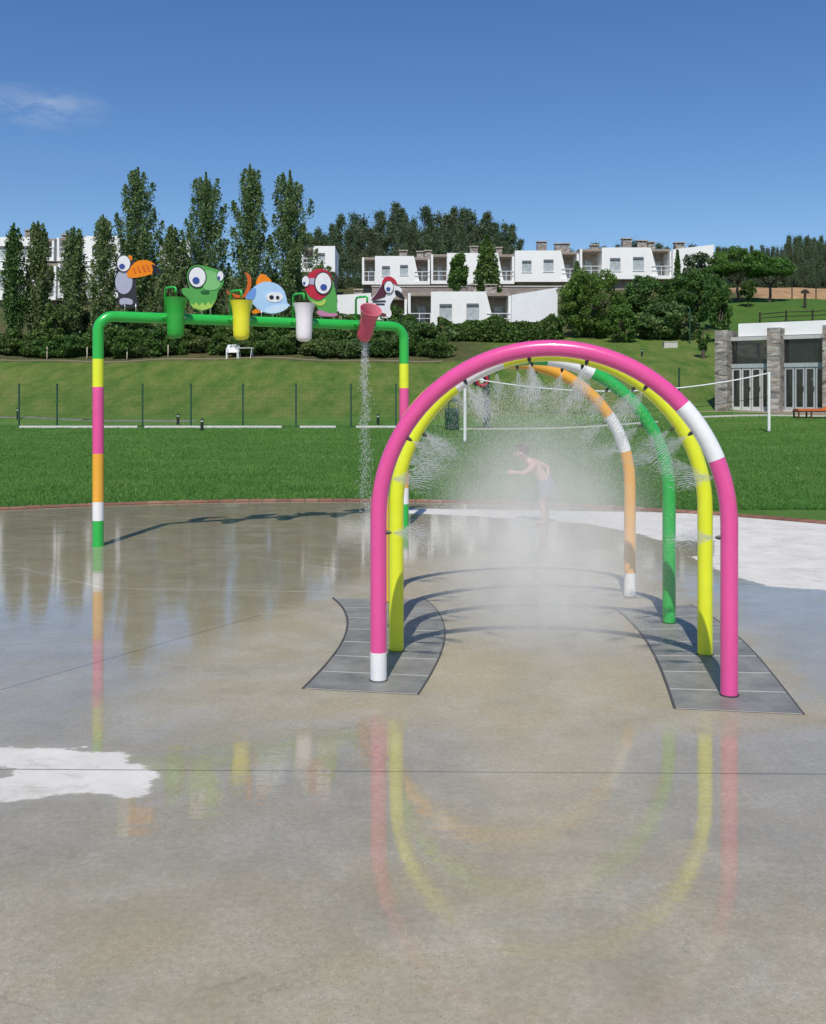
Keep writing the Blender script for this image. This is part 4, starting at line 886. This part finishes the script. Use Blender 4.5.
house('white house with corner balcony right of far left house', HF, 84, 120, 236, 261, 57, None, [(92, 101, 246, 258), (109, 116, 246, 258)], [(49, 56, 234, 237)], base=None)
house('white ground floor under the corner balcony house', HF-1.2, 84, 124, 262, 298, 58, None, [(96, 105, 270, 284)], [], base=STONE_P)
house('white house glimpsed between the tall poplars', 99, 168, 190, 240, 268, 160, None, [(174, 182, 250, 262)], [], base=STONE_P)
# stone terrace wall between the two rows
tw = thing('terrace_wall', ((470-CX)/F*98, 98, 10), 'pinkish stone retaining wall below the upper houses', 'retaining wall')
x0_, x1_ = (372-CX)/F*98, (566-CX)/F*98
MB().box(x0_, x1_, 98, 98.6, 9.2, CAMZ-(287-HY)/F*98).build('wall', STONE_P, tw); MB().box(x0_-.05, x1_+.05, 97.93, 98.67, CAMZ-(287-HY)/F*98+.002, CAMZ-(287-HY)/F*98+.12).build('coping', CONC, tw)

# ---------------------------------------------------------------- trees and shrubs
def leaf_quads(c, size, r_, droop=.3):
    n = len(c); a = r_.normal(0, 1, (n, 3)); a /= np.linalg.norm(a, axis=1, keepdims=True); b_ = r_.normal(0, 1, (n, 3)); b_ -= a*(a*b_).sum(1, keepdims=True); b_ /= np.linalg.norm(b_, axis=1, keepdims=True)
    s = (size*(.55+.9*r_.random(n)))[:, None]
    V = np.stack([c-a*s, c-b_*s*.55+a*s*.1, c+a*s, c+b_*s*.55+a*s*.1], 1)
    return V.reshape(-1, 3), np.arange(n*4).reshape(-1, 4)
def limb(mb, p0, p1, r0, r1, seg=7, wob=.06, r_=rng):
    p0, p1 = np.array(p0, float), np.array(p1, float); L_ = np.linalg.norm(p1-p0); pts = []
    for k in range(5): pts.append(p0+(p1-p0)*k/4+(r_.normal(0, wob*L_*.5, 3) if 0 < k < 4 else 0))
    mb.tube(pts, [r0+(r1-r0)*k/4 for k in range(5)], seg)
def poplar(h, rad_, n, r_, skirt=.05):
    """column of steeply rising branches, each with its own feathery tip"""
    cs = []; br = MB(); limb(br, (0, 0, -.3), (0, 0, h*.92), .05+h*.011, .02, 9, .008, r_)
    nb_ = 66; w = []
    for i in range(nb_):
        u = (i+r_.random())/nb_; z0 = h*(skirt+.80*u**1.05); ph = i*2.4+r_.normal(0, .5)
        prof = np.interp(z0/h, [0, .10, .30, .50, .70, .86, 1], [.50, .84, 1.0, .92, .63, .33, .08])*rad_*(.55+.6*r_.random())
        ln_ = h*(.15+.13*r_.random())*(1.1-.35*u); w.append((z0, ph, prof, ln_))
    tot = sum(q[3] for q in w)
    for i, (z0, ph, prof, ln_) in enumerate(w):
        z1 = min(z0+ln_, h*.985); p0 = np.array([math.cos(ph)*.06, math.sin(ph)*.06, z0]); p1 = np.array([math.cos(ph)*prof, math.sin(ph)*prof, z1])
        if i % 2 == 0: limb(br, p0, p1*[.8, .8, 1]-[0, 0, .1], .045, .01, 5, .03, r_)
        m_ = int(n*ln_/tot); t = r_.random(m_)**.8
        ax_ = np.sin(t*1.57)[:, None]*np.array([p1[0]-p0[0], p1[1]-p0[1], 0])+np.array([p0[0], p0[1], 0])
        wd = np.interp(t, [0, .45, .8, 1], [.20, .25, .15, .035])[:, None]*min(1.25, .45+rad_*.55)
        cs.append(ax_+np.stack([0*t, 0*t, z0+(z1-z0)*t], -1)+r_.normal(0, 1, (m_, 3))*np.array([.75, .75, .8])*wd)
    m_ = int(n*.02); t = r_.random(m_); cs.append(np.stack([r_.normal(0, .10, m_)*(1.1-t), r_.normal(0, .10, m_)*(1.1-t), h*(.88+.13*t)], -1))
    return np.concatenate(cs), br
def blobtree(rx, rz, zc, n, r_, k=26, trunk_h=None, tr=.18, flat=0.0, lean=0.0, spread=.33, qmin=.35):
    cs = []; br = MB(); th_ = trunk_h if trunk_h else zc
    cc = []
    for i in range(k):
        d = r_.normal(0, 1, 3); d /= np.linalg.norm(d); d[2] = d[2]*(1-flat)+flat*abs(d[2]); q = qmin+(.95-qmin)*r_.random()**.5
        cc.append(np.array([d[0]*rx*q, d[1]*rx*q, zc+d[2]*rz*q]))
    cc = np.array(cc)+[lean, 0, 0]
    for c in cc:
        m_ = int(n/k); s = spread*(.7+.6*r_.random()); d = r_.normal(0, 1, (m_, 3)); d /= np.linalg.norm(d, axis=1, keepdims=True); d *= (r_.random(m_)**.45)[:, None]
        cs.append(c+d*np.array([rx, rx, rz*.85])*s)
    if tr > 0:
        fk = np.array([lean*.5, 0, th_*.55]); limb(br, (0, 0, -.4), fk, tr, tr*.8, 9, .05, r_)
        for i in range(min(k, 11)):
            limb(br, fk+[0, 0, r_.random()*.1], cc[i]*[.9, .9, 1], tr*.45, .02, 6, .10, r_)
    return np.concatenate(cs), br
def conifer(h, rad_, n, r_, z0=.04, pw=.8, sway=.12):
    u = r_.random(n)**1.15; z = h*(z0+(1-z0)*u); prof = rad_*np.interp(u, [0, .15, .5, .8, 1], [.75, 1, .82, .45, .05])
    ph = r_.random(n)*6.283; lobes = 1+.16*np.sin(ph*5+z*1.7)+.12*np.sin(ph*9-z*3.1); q = (.45+.6*r_.random(n)**.5)*lobes
    br = MB(); limb(br, (0, 0, -.3), (0, 0, h*.85), .16, .02, 8, .005, r_)
    return np.stack([np.cos(ph)*prof*q, np.sin(ph)*prof*q, z], -1), br
def woodtree(h, rad_, n, r_, crown0=.35, trr=.14):
    cs = []; br = MB(); limb(br, (0, 0, -.5), (r_.normal(0, .15), r_.normal(0, .15), h*.95), trr, .03, 7, .01, r_)
    k = 24
    for i in range(k):
        u = r_.random(); z = h*(crown0+(1-crown0)*u); ph = r_.random()*6.283; q = rad_*np.interp(u, [0, .25, .6, 1], [.5, 1, .8, .12])*r_.random()**.4
        c = np.array([math.cos(ph)*q, math.sin(ph)*q, z]); m_ = int(n/k); s = .34*rad_*(.7+.6*r_.random())*(1.15-.6*u)
        cs.append(c+r_.normal(0, 1, (m_, 3))*[s*.75, s*.75, s*.95])
        if i < 8: limb(br, (0, 0, z-h*.06), c, .04, .012, 4, .05, r_)
    return np.concatenate(cs), br
PROTO = {}
def plant(name, label, cat, group, X, Y, gen, size, leaf, bark, parts=('crown', 'trunk'), rz=0.0, sc3=(1, 1, 1), key=None, z=None):
    zg = Hf(X, Y) if z is None else z
    if key and key in PROTO:
        r = copy_tree(PROTO[key]); r['label'] = label
        r.location = (X, Y, zg); r.rotation_euler = (0, 0, rz); r.scale = sc3; return r
    r = thing(name, (X, Y, zg), label, cat, group); OFF[r.name] = Vector((0, 0, 0))
    c, br = gen
    V, f = leaf_quads(c, size, rng); npmesh(parts[0], V, f, leaf, r, local=True)
    if br.n: br.build(parts[1], bark, r, True)
    r.rotation_euler = (0, 0, rz); r.scale = sc3
    if key: PROTO[key] = r
    return r
def at_px(px, py_top, Y): return (px-CX)/F*Y, CAMZ-(py_top-HY)/F*Y
# poplars
pops = [(14, 224, 11, 69.5, LEAF_POPL, 'small light green poplar at the far left edge'), (38, 222, 13, 70.5, LEAF_POP, 'slim poplar second from the left edge'),
        (74, 228, 14, 71, LEAF_POP, 'slim poplar left of the toucan sign, before the white house'), (103, 216, 13, 70, LEAF_POP, 'slim poplar just left of the toucan sign'),
        (138, 169, 21, 72, LEAF_POP, 'tall broad poplar rising right behind the toucan sign'), (172, 226, 15, 71, LEAF_POP, 'short dark poplar between the two tall ones, above the green bucket'),
        (206, 174, 22, 72.5, LEAF_POP, 'tall poplar standing behind the green lizard sign'), (250, 166, 19, 71.5, LEAF_POP, 'tallest poplar, behind the yellow bucket'),
        (290, 172, 21, 72.5, LEAF_POP, 'tall poplar behind the fish and parrot signs'), (322, 262, 14, 72, LEAF_POP, 'low poplar right behind the parrot sign')]
for (px, top, hw, Y, lf, lab) in pops:
    X, zt = at_px(px, top, Y); g = Hf(X, Y); h = (zt-g)*1.0; rr = hw/F*Y
    gen = poplar(h, rr*(1.16 if hw > 16 else 1.05), int(4200+900*h*rr), rng)
    plant('poplar_tree', lab, 'tree', 'poplars behind the grass bank', X, Y, gen, .088, lf, BARK_L)
X, _ = at_px(55, 300, 69); plant('young_tree', 'young bright green tree between the left poplars', 'tree', None, X, 69, blobtree(.75, 1.5, 2.3, 1800, rng, 14, tr=.06, spread=.4), .15, LEAF_POPL, BARK)
# wood on the hill behind the houses
gens = [('wood_a', woodtree(13.5, 2.4, 5200, rng, .22)), ('wood_b', woodtree(12.5, 2.0, 4600, rng, .30)), ('wood_c', woodtree(14.5, 2.7, 6000, rng, .26)), ('wood_d', woodtree(11.5, 2.2, 4600, rng, .2))]
hts = [13.5, 12.5, 14.5, 11.5]
def wood(px, top, Y, lab, grp, slim=1.0):
    k = random.randrange(4); X = (px-CX)/F*Y; zt = CAMZ-(top-HY)/F*Y; g = Hf(X, Y); s = max(.35, (zt-g)/hts[k])
    plant('hill_tree', lab, 'tree', grp, X, Y, gens[k][1], .17, LEAF_WOOD, BARK, rz=random.random()*6.28, sc3=(s*slim*random.uniform(.8, 1.05), s*slim*random.uniform(.8, 1.05), s), key=gens[k][0])
tops = {306: 232, 318: 222, 330: 222, 342: 216, 352: 212, 362: 208, 373: 216, 383: 210, 394: 205, 404: 207, 414: 212, 424: 206, 435: 210, 446: 214, 456: 206, 466: 210, 475: 206, 484: 214, 494: 222, 504: 218, 514: 226, 522: 236}
WG = 'trees of the wood behind the houses'; WLAB = 'tall dark tree of the wood on the hilltop behind the upper houses'
for px, tp in tops.items(): wood(px+random.uniform(-3, 3), tp+random.uniform(-2, 3), random.uniform(138, 158), WLAB, WG)
for px in range(305, 520, 11): wood(px+random.uniform(-3, 3), 228+random.uniform(-6, 8)+max(0, px-480)*.3, random.uniform(122, 134), WLAB, WG)
RG = 'pines of the wood on the right skyline'; RLAB = 'slim pine of the wood on the right skyline above the earth bank'
for i in range(52):
    px = 698+i*3.1+random.uniform(-2, 2); tp = np.interp(px, [690, 740, 775, 790, 805, 826, 860], [246, 247, 246, 236, 238, 237, 236])+random.uniform(-2, 5)
    wood(px, tp, random.uniform(150, 185), RLAB, RG, .55)
for i in range(16): wood(786+i*4.2+random.uniform(-1, 1), 241+random.uniform(-5, 6), random.uniform(126, 140), RLAB, RG, .55)
for i, px in enumerate(range(560, 700, 12)): wood(px+random.uniform(-4, 4), 245+random.uniform(-3, 3), random.uniform(170, 195), 'distant treetop showing above the upper house roofs', 'treetops beyond the upper roofs')
low_gen = woodtree(6.0, 2.2, 4200, rng, .03)
def lowtree(px, top, Y, lab, grp):
    X = (px-CX)/F*Y; g = Hf(X, Y); s = max(.3, (CAMZ-(top-HY)/F*Y-g)/6.0)
    plant('low_tree', lab, 'tree', grp, X, Y, low_gen, .15, LEAF_WOOD, BARK, rz=random.random()*6.28, sc3=(s*random.uniform(.85, 1.2), s*random.uniform(.85, 1.2), s), key='low')
for px in range(300, 520, 13): lowtree(px+random.uniform(-3, 3), 258+random.uniform(-8, 6), random.uniform(116, 121), 'low dark tree at the foot of the wood behind the upper houses', 'low trees at the foot of the wood')
for px in range(716, 850, 7): lowtree(px+random.uniform(-2, 2), 266+random.uniform(-6, 6), random.uniform(138, 148), 'low tree between the pine trunks on the right skyline', 'low trees between the right pines')
# single trees among the houses
X, zt = at_px(487, 235, 92); g = Hf(X, 92); plant('cypress_tree', 'broad dark cypress in front of the upper houses', 'tree', None, X, 92, conifer(zt-g, 1.25, 5200, rng), .16, LEAF_DARK, BARK)
X, zt = at_px(457, 256, 90); g = Hf(X, 90); plant('round_tree', 'round leafy tree between two upper houses', 'tree', None, X, 90, blobtree(1.0, 1.7, zt-g-1.6, 3200, rng, 18, tr=.09, spread=.4), .16, LEAF_BUSH, BARK)
X, zt = at_px(677.5, 250, 98); g = Hf(X, 98); plant('cypress_tree', 'thin dark cypress against the upper gable wall', 'tree', None, X, 98, conifer(zt-g, .38, 1500, rng), .13, LEAF_DARK, BARK)
X, zt = at_px(577, 262, 84); g = Hf(X, 84); plant('cypress_tree', 'narrow cypress poking up at left of the big pine bush', 'tree', None, X, 84, conifer(zt-g, .8, 2400, rng), .15, LEAF_DARK, BARK)
def bush(px, top, bot, hw, Y, leaf, lab, name='bush', n=4200, k=24, size=.17, cat='bush', grp=None, trunk=True, flat=.0, spread=.36, qmin=.35):
    X, zt = at_px(px, top, Y); g = Hf(X, Y); rr = hw/F*Y; zb_ = max(CAMZ-(bot-HY)/F*Y, g); hh = zt-zb_
    plant(name, lab, cat, grp, X, Y, blobtree(rr*.88, hh*.52, (zt+zb_)/2-g, n, rng, k, tr=.14 if trunk else .05, flat=flat, spread=spread, qmin=qmin), size, leaf, BARK)
bush(594, 270, 338, 40, 78, LEAF_PINE, 'big rounded pine bush left of the right hedge', 'pine_tree', 26000, 150, cat='tree', size=.085, spread=.17, qmin=.5)
bush(622, 303, 342, 18, 74, LEAF_PINE, 'small round pine at right foot of the big pine bush', 'pine_tree', 9000, 70, cat='tree', size=.075, spread=.2, qmin=.5)
bush(738, 248, 293, 37, 94, LEAF_PINE, 'wide stone pine on the right hill, left of the pair', 'pine_tree', 24000, 130, cat='tree', flat=.6, size=.09, spread=.17, qmin=.5)
bush(770, 255, 292, 26, 93, LEAF_PINE, 'smaller stone pine on the right hill by the earth bank', 'pine_tree', 16000, 100, cat='tree', flat=.6, size=.09, spread=.18, qmin=.5)
bush(702, 254, 290, 22, 97, LEAF_WOOD, 'dark bushy tree in front of the upper gable wall', 'bushy_tree', 4600, 22, cat='tree')
bush(652, 274, 322, 32, 84, LEAF_DARK, 'dark hedge-like bush below the upper right houses', n=17000, k=90, size=.1, spread=.2, qmin=.5, trunk=False)
bush(694, 271, 320, 34, 82, LEAF_DARK, 'largest dark bush under the stone pines', n=17000, k=90, size=.1, spread=.2, qmin=.5, trunk=False)
bush(662, 303, 342, 30, 76, LEAF_SHR, 'olive green bush right of the small round pine', n=5200, k=26, trunk=False, size=.15)
bush(684, 312, 344, 14, 75, LEAF_SHR, 'olive bush beside the earth track', n=2200, k=14, trunk=False, size=.14)
bush(721, 292, 334, 12, 72, LEAF_BUSH, 'bright leafy young tree at left end of pavilion', 'young_tree', 2600, 18, cat='tree', size=.13, spread=.42)
bush(716, 276, 306, 15, 90, LEAF_DARK, 'dark rounded bush under the left edge of the wide stone pine', n=6000, k=50, size=.1, spread=.22, qmin=.5, trunk=False)
bush(748, 281, 300, 9, 91, LEAF_BUSH, 'small bush between the two stone pine trunks', n=2200, k=20, size=.1, spread=.3, trunk=False)
bush(703, 326, 352, 8, 66, LEAF_BUSH, 'small sapling on the grass slope left of the pavilion', 'young_tree', 900, 10, cat='tree', size=.11, spread=.42)
for px, top, hw in ((556, 312, 12), (540, 318, 12)): bush(px, top, 344, hw, 77, LEAF_DARK, f'dark shrub at right end of the hedge, {"beside the big pine bush" if px == 556 else "second from the pine bush"}', n=2200, k=14, trunk=False, size=.14)
# clipped hedge in front of the lower houses
def hedge(px0, px1, top, bot, Y, lab):
    X0, X1 = (px0-CX)/F*Y, (px1-CX)/F*Y; r = thing('hedge', ((X0+X1)/2, Y, Hf((X0+X1)/2, Y)), lab, 'hedge'); n = int((X1-X0)*3000)
    x = rng.uniform(X0, X1, n); hmax = CAMZ-(top-HY)/F*Y; g = H(x, np.full(n, Y)); tp = hmax+.22*np.sin(x*1.3)+.14*np.sin(x*3.1+1)-g
    u = rng.random(n)**.7; y = Y+rng.uniform(-.75, .75, n)*np.sqrt(np.clip(1.08-u**3, 0, 1)); c = np.stack([x, y, g+u*tp+rng.normal(0, .06, n)], -1)
    V, f = leaf_quads(c, .10, rng); npmesh('foliage', V, f, LEAF_DARK, r)
    st = MB()
    for k in range(int((X1-X0)/1.2)): xx_ = X0+.6+k*1.2; st.tube([(xx_, Y, Hf(xx_, Y)-.2), (xx_+.05, Y, Hf(xx_, Y)+1.2)], .04, 6)
    st.build('stem', BARK, r)
hedge(438, 556, 321, 346, 76, 'dark clipped hedge below the lower hillside houses')
# loose planting under the poplars and along to the hedge
SG = 'shrubs in the bed behind the grass bank'
spots = []
for px in range(-6, 445, 13): spots.append((px+random.uniform(-4, 4), random.uniform(68.3, 69.4), random.uniform(.7, 1.25)))
for px in range(60, 440, 15): spots.append((px+random.uniform(-5, 5), random.uniform(71, 74), random.uniform(1.3, 2.1)))
sh_gens = [blobtree(.95, .62, .62, 2600, rng, 14, tr=.04, spread=.42), blobtree(1.1, .7, .7, 3000, rng, 16, tr=.04, spread=.42), blobtree(.8, .8, .8, 2300, rng, 13, tr=.04, spread=.45)]
for (px, Y, s) in spots:
    k = random.randrange(3); X = (px-CX)/F*Y
    plant('shrub', 'low dark shrub in the planted bed at the foot of the poplars', 'shrub', SG, X, Y, sh_gens[k], .082, (LEAF_SHR, LEAF_DARK, LEAF_BUSH)[k], BARK, ('foliage', 'stem'), random.random()*6.28, (s, s, s*random.uniform(.85, 1.15)), key=f'shrub{k}')
for (px, top, lab) in ((400, 328, 'dark leafy bush right of the frame right leg'), (428, 326, 'leafy bush left of the clipped hedge'), (345, 328, 'leafy bush behind the pouring pink bucket'), (262, 330, 'leafy bush behind the white garden chair'), (310, 328, 'leafy bush below the white bucket')):
    bush(px, top, 352, 18, 72, LEAF_SHR, lab, n=3200, k=18, trunk=False, size=.13)
# timber stakes in the bed
for (px, lab) in ((47, 'pale timber stake in the bed between the left poplars'), (127, 'pale timber stake in the bed left of the green bucket'), (168, 'pale timber stake in the bed below the green bucket'), (87, 'pale timber stake in the bed beside the frame left leg')):
    x = (px-CX)/F*67.6; z = Hf(x, 67.6); o = MB().tube([(x, 67.6, z-.3), (x+.01, 67.6, z+.85)], [.045, .04], 10).build('timber_stake', simple('stake_wood', (.42, .36, .27), .9), None, True); tag(o, lab, 'stake', 'timber stakes in the bed')
# white garden seat and table at the edge of the bed
Yg = 67.0; gx_ = (233-CX)/F*Yg; gz = Hf(gx_, Yg)
ch = thing('garden_chair', (gx_, Yg, gz), 'white plastic garden chair at the edge of the bed', 'chair')
sl = MB(); sl.box(gx_-.42, gx_+.35, Yg-.3, Yg+.35, gz+.36, gz+.42); sl.build('seat', WHITEM, ch)
MB().slab([(gx_-.44, gz+.42), (gx_+.36, gz+.42), (gx_+.42, gz+.75), (gx_+.28, gz+.95), (gx_-.40, gz+.92), (gx_-.50, gz+.7)], .06, lambda u, w, d: Vector((u, Yg+.30+d+.2*(w-gz-.42), w))).build('backrest', WHITEM, ch)
for sx_ in (-.42, .30):
    MB().box(gx_+sx_, gx_+sx_+.06, Yg-.28, Yg+.28, gz+.60, gz+.65).build('armrest', WHITEM, ch)
    for sy_ in (-.28, .22): MB().box(gx_+sx_, gx_+sx_+.06, Yg+sy_, Yg+sy_+.06, gz-.1, gz+(.598 if sy_ < 0 else .358)).build('leg', WHITEM, ch)
tx = (246-CX)/F*Yg
tb = thing('garden_table', (tx, Yg, Hf(tx, Yg)), 'white slatted garden table beside the white chair', 'table'); gz = Hf(tx, Yg)
tp_ = MB()
for k in range(7): tp_.box(tx-.55, tx+.55, Yg-.40+k*.115, Yg-.40+k*.115+.09, gz+.62, gz+.65)
tp_.build('tabletop', WHITEM, tb)
for sx_ in (-.5, .44):
    for sy_ in (-.36, .30): MB().tube([(tx+sx_*.8, Yg+sy_, gz-.1), (tx+sx_, Yg+sy_, gz+.618)], .025, 8).build('leg', WHITEM, tb)
# white utility box by the hedge on the right, dark post beside it
Yb = 71.5; x = (670-CX)/F*Yb; z = Hf(x, Yb)
ub = thing('utility_box', (x, Yb, z), 'low pale utility box at foot of the olive bush', 'utility box')
MB().box(x-.48, x+.48, Yb-.25, Yb+.25, z-.1, z+.36).build('body', CONC, ub); MB().box(x-.51, x+.51, Yb-.28, Yb+.28, z+.362, z+.41).build('lid', CONC, ub)
for (px, Yp, hh, lab) in ((690, 73, 2.6, 'tall dark metal post beside the earth track on right'), (679, 52, 1.9, 'short dark green fence post on the right lawn by the net')):
    x = (px-CX)/F*Yp; z = Hf(x, Yp); o = MB().tube([(x, Yp, z-.2), (x, Yp, z+hh)], .05, 10).build('fence_post', FG, None, True, 40); tag(o, lab, 'post')
# rail fence and lamp on the hill behind the pavilion
rf = thing('rail_fence', (36, 84, Hf(36, 84)), 'dark rail fence on the green hill behind the pavilion roof', 'fence')
rail = MB()
for k in range(9):
    x = 29+k*2.2; z = Hf(x, 84); MB().box(x-.06, x+.06, 83.94, 84.06, z-.3, z+1.0).build('post', WOOD_D, rf)
    if k < 8:
        z2 = Hf(x+2.2, 84)
        for hh in (.5, .85): rail.tube([(x+.06, 84, z+hh), (x+2.14, 84, z2+hh)], .04, 8)
rail.build('rail', WOOD_D, rf)
x = (805-CX)/F*88; z = Hf(x, 88)
sg_ = thing('wooden_sign', (x, 88, z), 'small wooden sign on a post on the green hill', 'sign')
MB().box(x-.09, x+.09, 87.92, 88.08, z-.3, z+1.3).build('post', WOOD_D, sg_); MB().slab([(x-.38, z+1.3), (x+.38, z+1.3), (x+.3, z+1.52), (x, z+1.66), (x-.3, z+1.52)], .12, lambda u, w, d: Vector((u, 87.94+d, w))).build('sign_board', WOOD_D, sg_)
for px in (792, 816, 741): 
    Yq = 99.5; x = (px-CX)/F*Yq; z = Hf(x, Yq); o = MB().tube([(x, Yq, z-.2), (x, Yq, z+1.9)], .06, 8).build('fence_post', WOOD_D, None, True, 40)
    tag(o, {792: 'dark post before the earth bank, left of the wooden sign', 816: 'dark post before the earth bank, right of the wooden sign', 741: 'dark post under the stone pines'}[px], 'post')

# ---------------------------------------------------------------- child seen through the spray
SKIN = simple('skin', (.62, .36, .27), .55, var=.06, scale=12); SHORT = simple('swim_shorts', (.12, .14, .22), .8); HAIR = simple('brown_hair', (.06, .035, .02), .7, var=.3, scale=40)
cx_, cy_ = 1.70, 13.0
def bp(dx, dy, z): return Vector((cx_+dx, cy_+dy, z))
child = thing('person', (cx_, cy_, 0), 'bare-chested child bending forward in the spray, seen through mist', 'person')
V_, E_, Rr = [], [], []
def jv(p, r, par=None):
    V_.append(p); Rr.append(r)
    if par is not None: E_.append((par, len(V_)-1))
    return len(V_)-1
pel = jv(bp(.02, 0, .52), .085); wa_ = jv(bp(-.03, -.01, .61), .078, pel); chs = jv(bp(-.12, -.03, .72), .088, wa_); nk0 = jv(bp(-.19, -.05, .80), .06, chs); nk = jv(bp(-.235, -.06, .835), .034, nk0); hd0 = jv(bp(-.275, -.075, .865), .062, nk); hd1 = jv(bp(-.315, -.085, .915), .085, hd0); hd2 = jv(bp(-.33, -.085, .965), .065, hd1)
for sg, (hip, kn, an_, toe) in ((1, ((.035, .075, .48), (.0, .10, .27), (.06, .11, .055), (-.07, .09, .022))), (-1, ((.025, -.07, .48), (-.05, -.09, .27), (.0, -.09, .055), (-.13, -.11, .022)))):
    a = jv(bp(*hip), .068, pel); t1 = jv((V_[a]+bp(*kn))/2, .056, a); k = jv(bp(*kn), .042, t1); c_ = jv(V_[k].lerp(bp(*an_), .35), .043, k); q = jv(bp(*an_), .026, c_); hl = jv(bp(*an_)+Vector((-.03, 0, -.028)), .026, q); jv(bp(*toe), .018, hl)
def hand(w, pidx, d, side):
    d = d.normalized(); u = d.cross(side).normalized(); pal = jv(w+d*.030, .019, pidx)
    for k, (off, L_) in enumerate(((-.017, .034), (-.006, .039), (.006, .036), (.017, .028))):
        b0 = jv(w+d*.044+side*off, .0078, pal); b1 = jv(w+d*(.044+L_*.55)+side*off*1.15+u*.004, .0068, b0); jv(w+d*(.044+L_)+side*off*1.2+u*.013, .0055, b1)
    t0 = jv(w+d*.022+side*-.024, .0085, pal); jv(w+d*.042+side*-.037+u*.006, .0068, t0)
s1 = jv(bp(-.13, -.14, .775), .044, nk0); e1 = jv(bp(-.29, -.20, .66), .030, s1); w1 = jv(bp(-.41, -.20, .68), .020, e1); hand(V_[w1], w1, Vector((-1, -.1, .1)), Vector((0, .3, 1)).normalized())
s2 = jv(bp(-.10, .10, .79), .044, nk0); e2 = jv(bp(.07, .16, .72), .030, s2); w2 = jv(bp(.06, .10, .60), .020, e2); hand(V_[w2], w2, Vector((-.3, -.3, -1)), Vector((1, .2, 0)).normalized())
me = bpy.data.meshes.new('body'); me.from_pydata([tuple(p-Vector((cx_, cy_, 0))) for p in V_], E_, []); me.update()
body = bpy.data.objects.new('body', me); COL.objects.link(body); body.parent = child; me.materials.append(SKIN); OFF[body.name] = OFF[child.name]
sm_ = body.modifiers.new('skin', 'SKIN'); lay = me.skin_vertices[0].data if me.skin_vertices else None
if lay is None:
    bpy.context.view_layer.objects.active = body
    lay = me.skin_vertices[0].data if me.skin_vertices else None
if lay:
    for i, r in enumerate(Rr): lay[i].radius = (r, r)
    lay[0].use_root = True
sb_ = body.modifiers.new('sub', 'SUBSURF'); sb_.levels = 1; sb_.render_levels = 1
sm_.use_smooth_shade = True
hc = bp(-.325, -.085, .93)
hr = MB(); hm = Matrix.Translation(hc+Vector((.022, .0, .022))) @ Matrix.Rotation(R(38), 4, 'Y')
hr.lathe([(.098*math.sin(a), .098*math.cos(a)) for a in [k*.17 for k in range(11)]], 22, mat=hm); hr.build('hair', HAIR, body, True)
for s_ in (-1, 1):
    ec = hc+Vector((-.060, s_*.032-.003, -.008)); e = MB(); e.lathe([(.011*math.sin(a), .011*math.cos(a)) for a in [k*math.pi/8 for k in range(9)]], 12, mat=Matrix.Translation(ec)); e.build('eye', Bk, body, True)
    ea = MB(); ea.lathe([(.022*math.sin(a), .010*math.cos(a)) for a in [k*math.pi/8 for k in range(9)]], 12, mat=Matrix.Translation(hc+Vector((.005, s_*.084, -.012))) @ Matrix.Rotation(R(90), 4, 'X')); ea.build('ear', SKIN, body, True)
ns = MB(); ns.tube([hc+Vector((-.062, 0, 0)), hc+Vector((-.080, 0, -.026)), hc+Vector((-.062, 0, -.034))], [.006, .012, .009], 8); ns.build('nose', SKIN, body, True)
mt_ = MB(); mt_.tube([hc+Vector((-.054, -.018, -.052)), hc+Vector((-.060, 0, -.054)), hc+Vector((-.054, .018, -.052))], .005, 6); mt_.build('mouth', simple('lips', (.45, .15, .13), .5), body, True)
sh = MB()
sh.tube([bp(-.005, 0, .575), bp(.02, 0, .52), bp(.028, 0, .465)], [.096, .118, .122], 24)
for hip, kn in (((.035, .07, .49), (.015, .09, .35)), ((.025, -.07, .49), (-.015, -.082, .35))): sh.tube([bp(*hip), (bp(*hip)+bp(*kn))/2, bp(*kn)], [.084, .082, .080], 20)
sh.build('shorts', SHORT, body, True, 50)
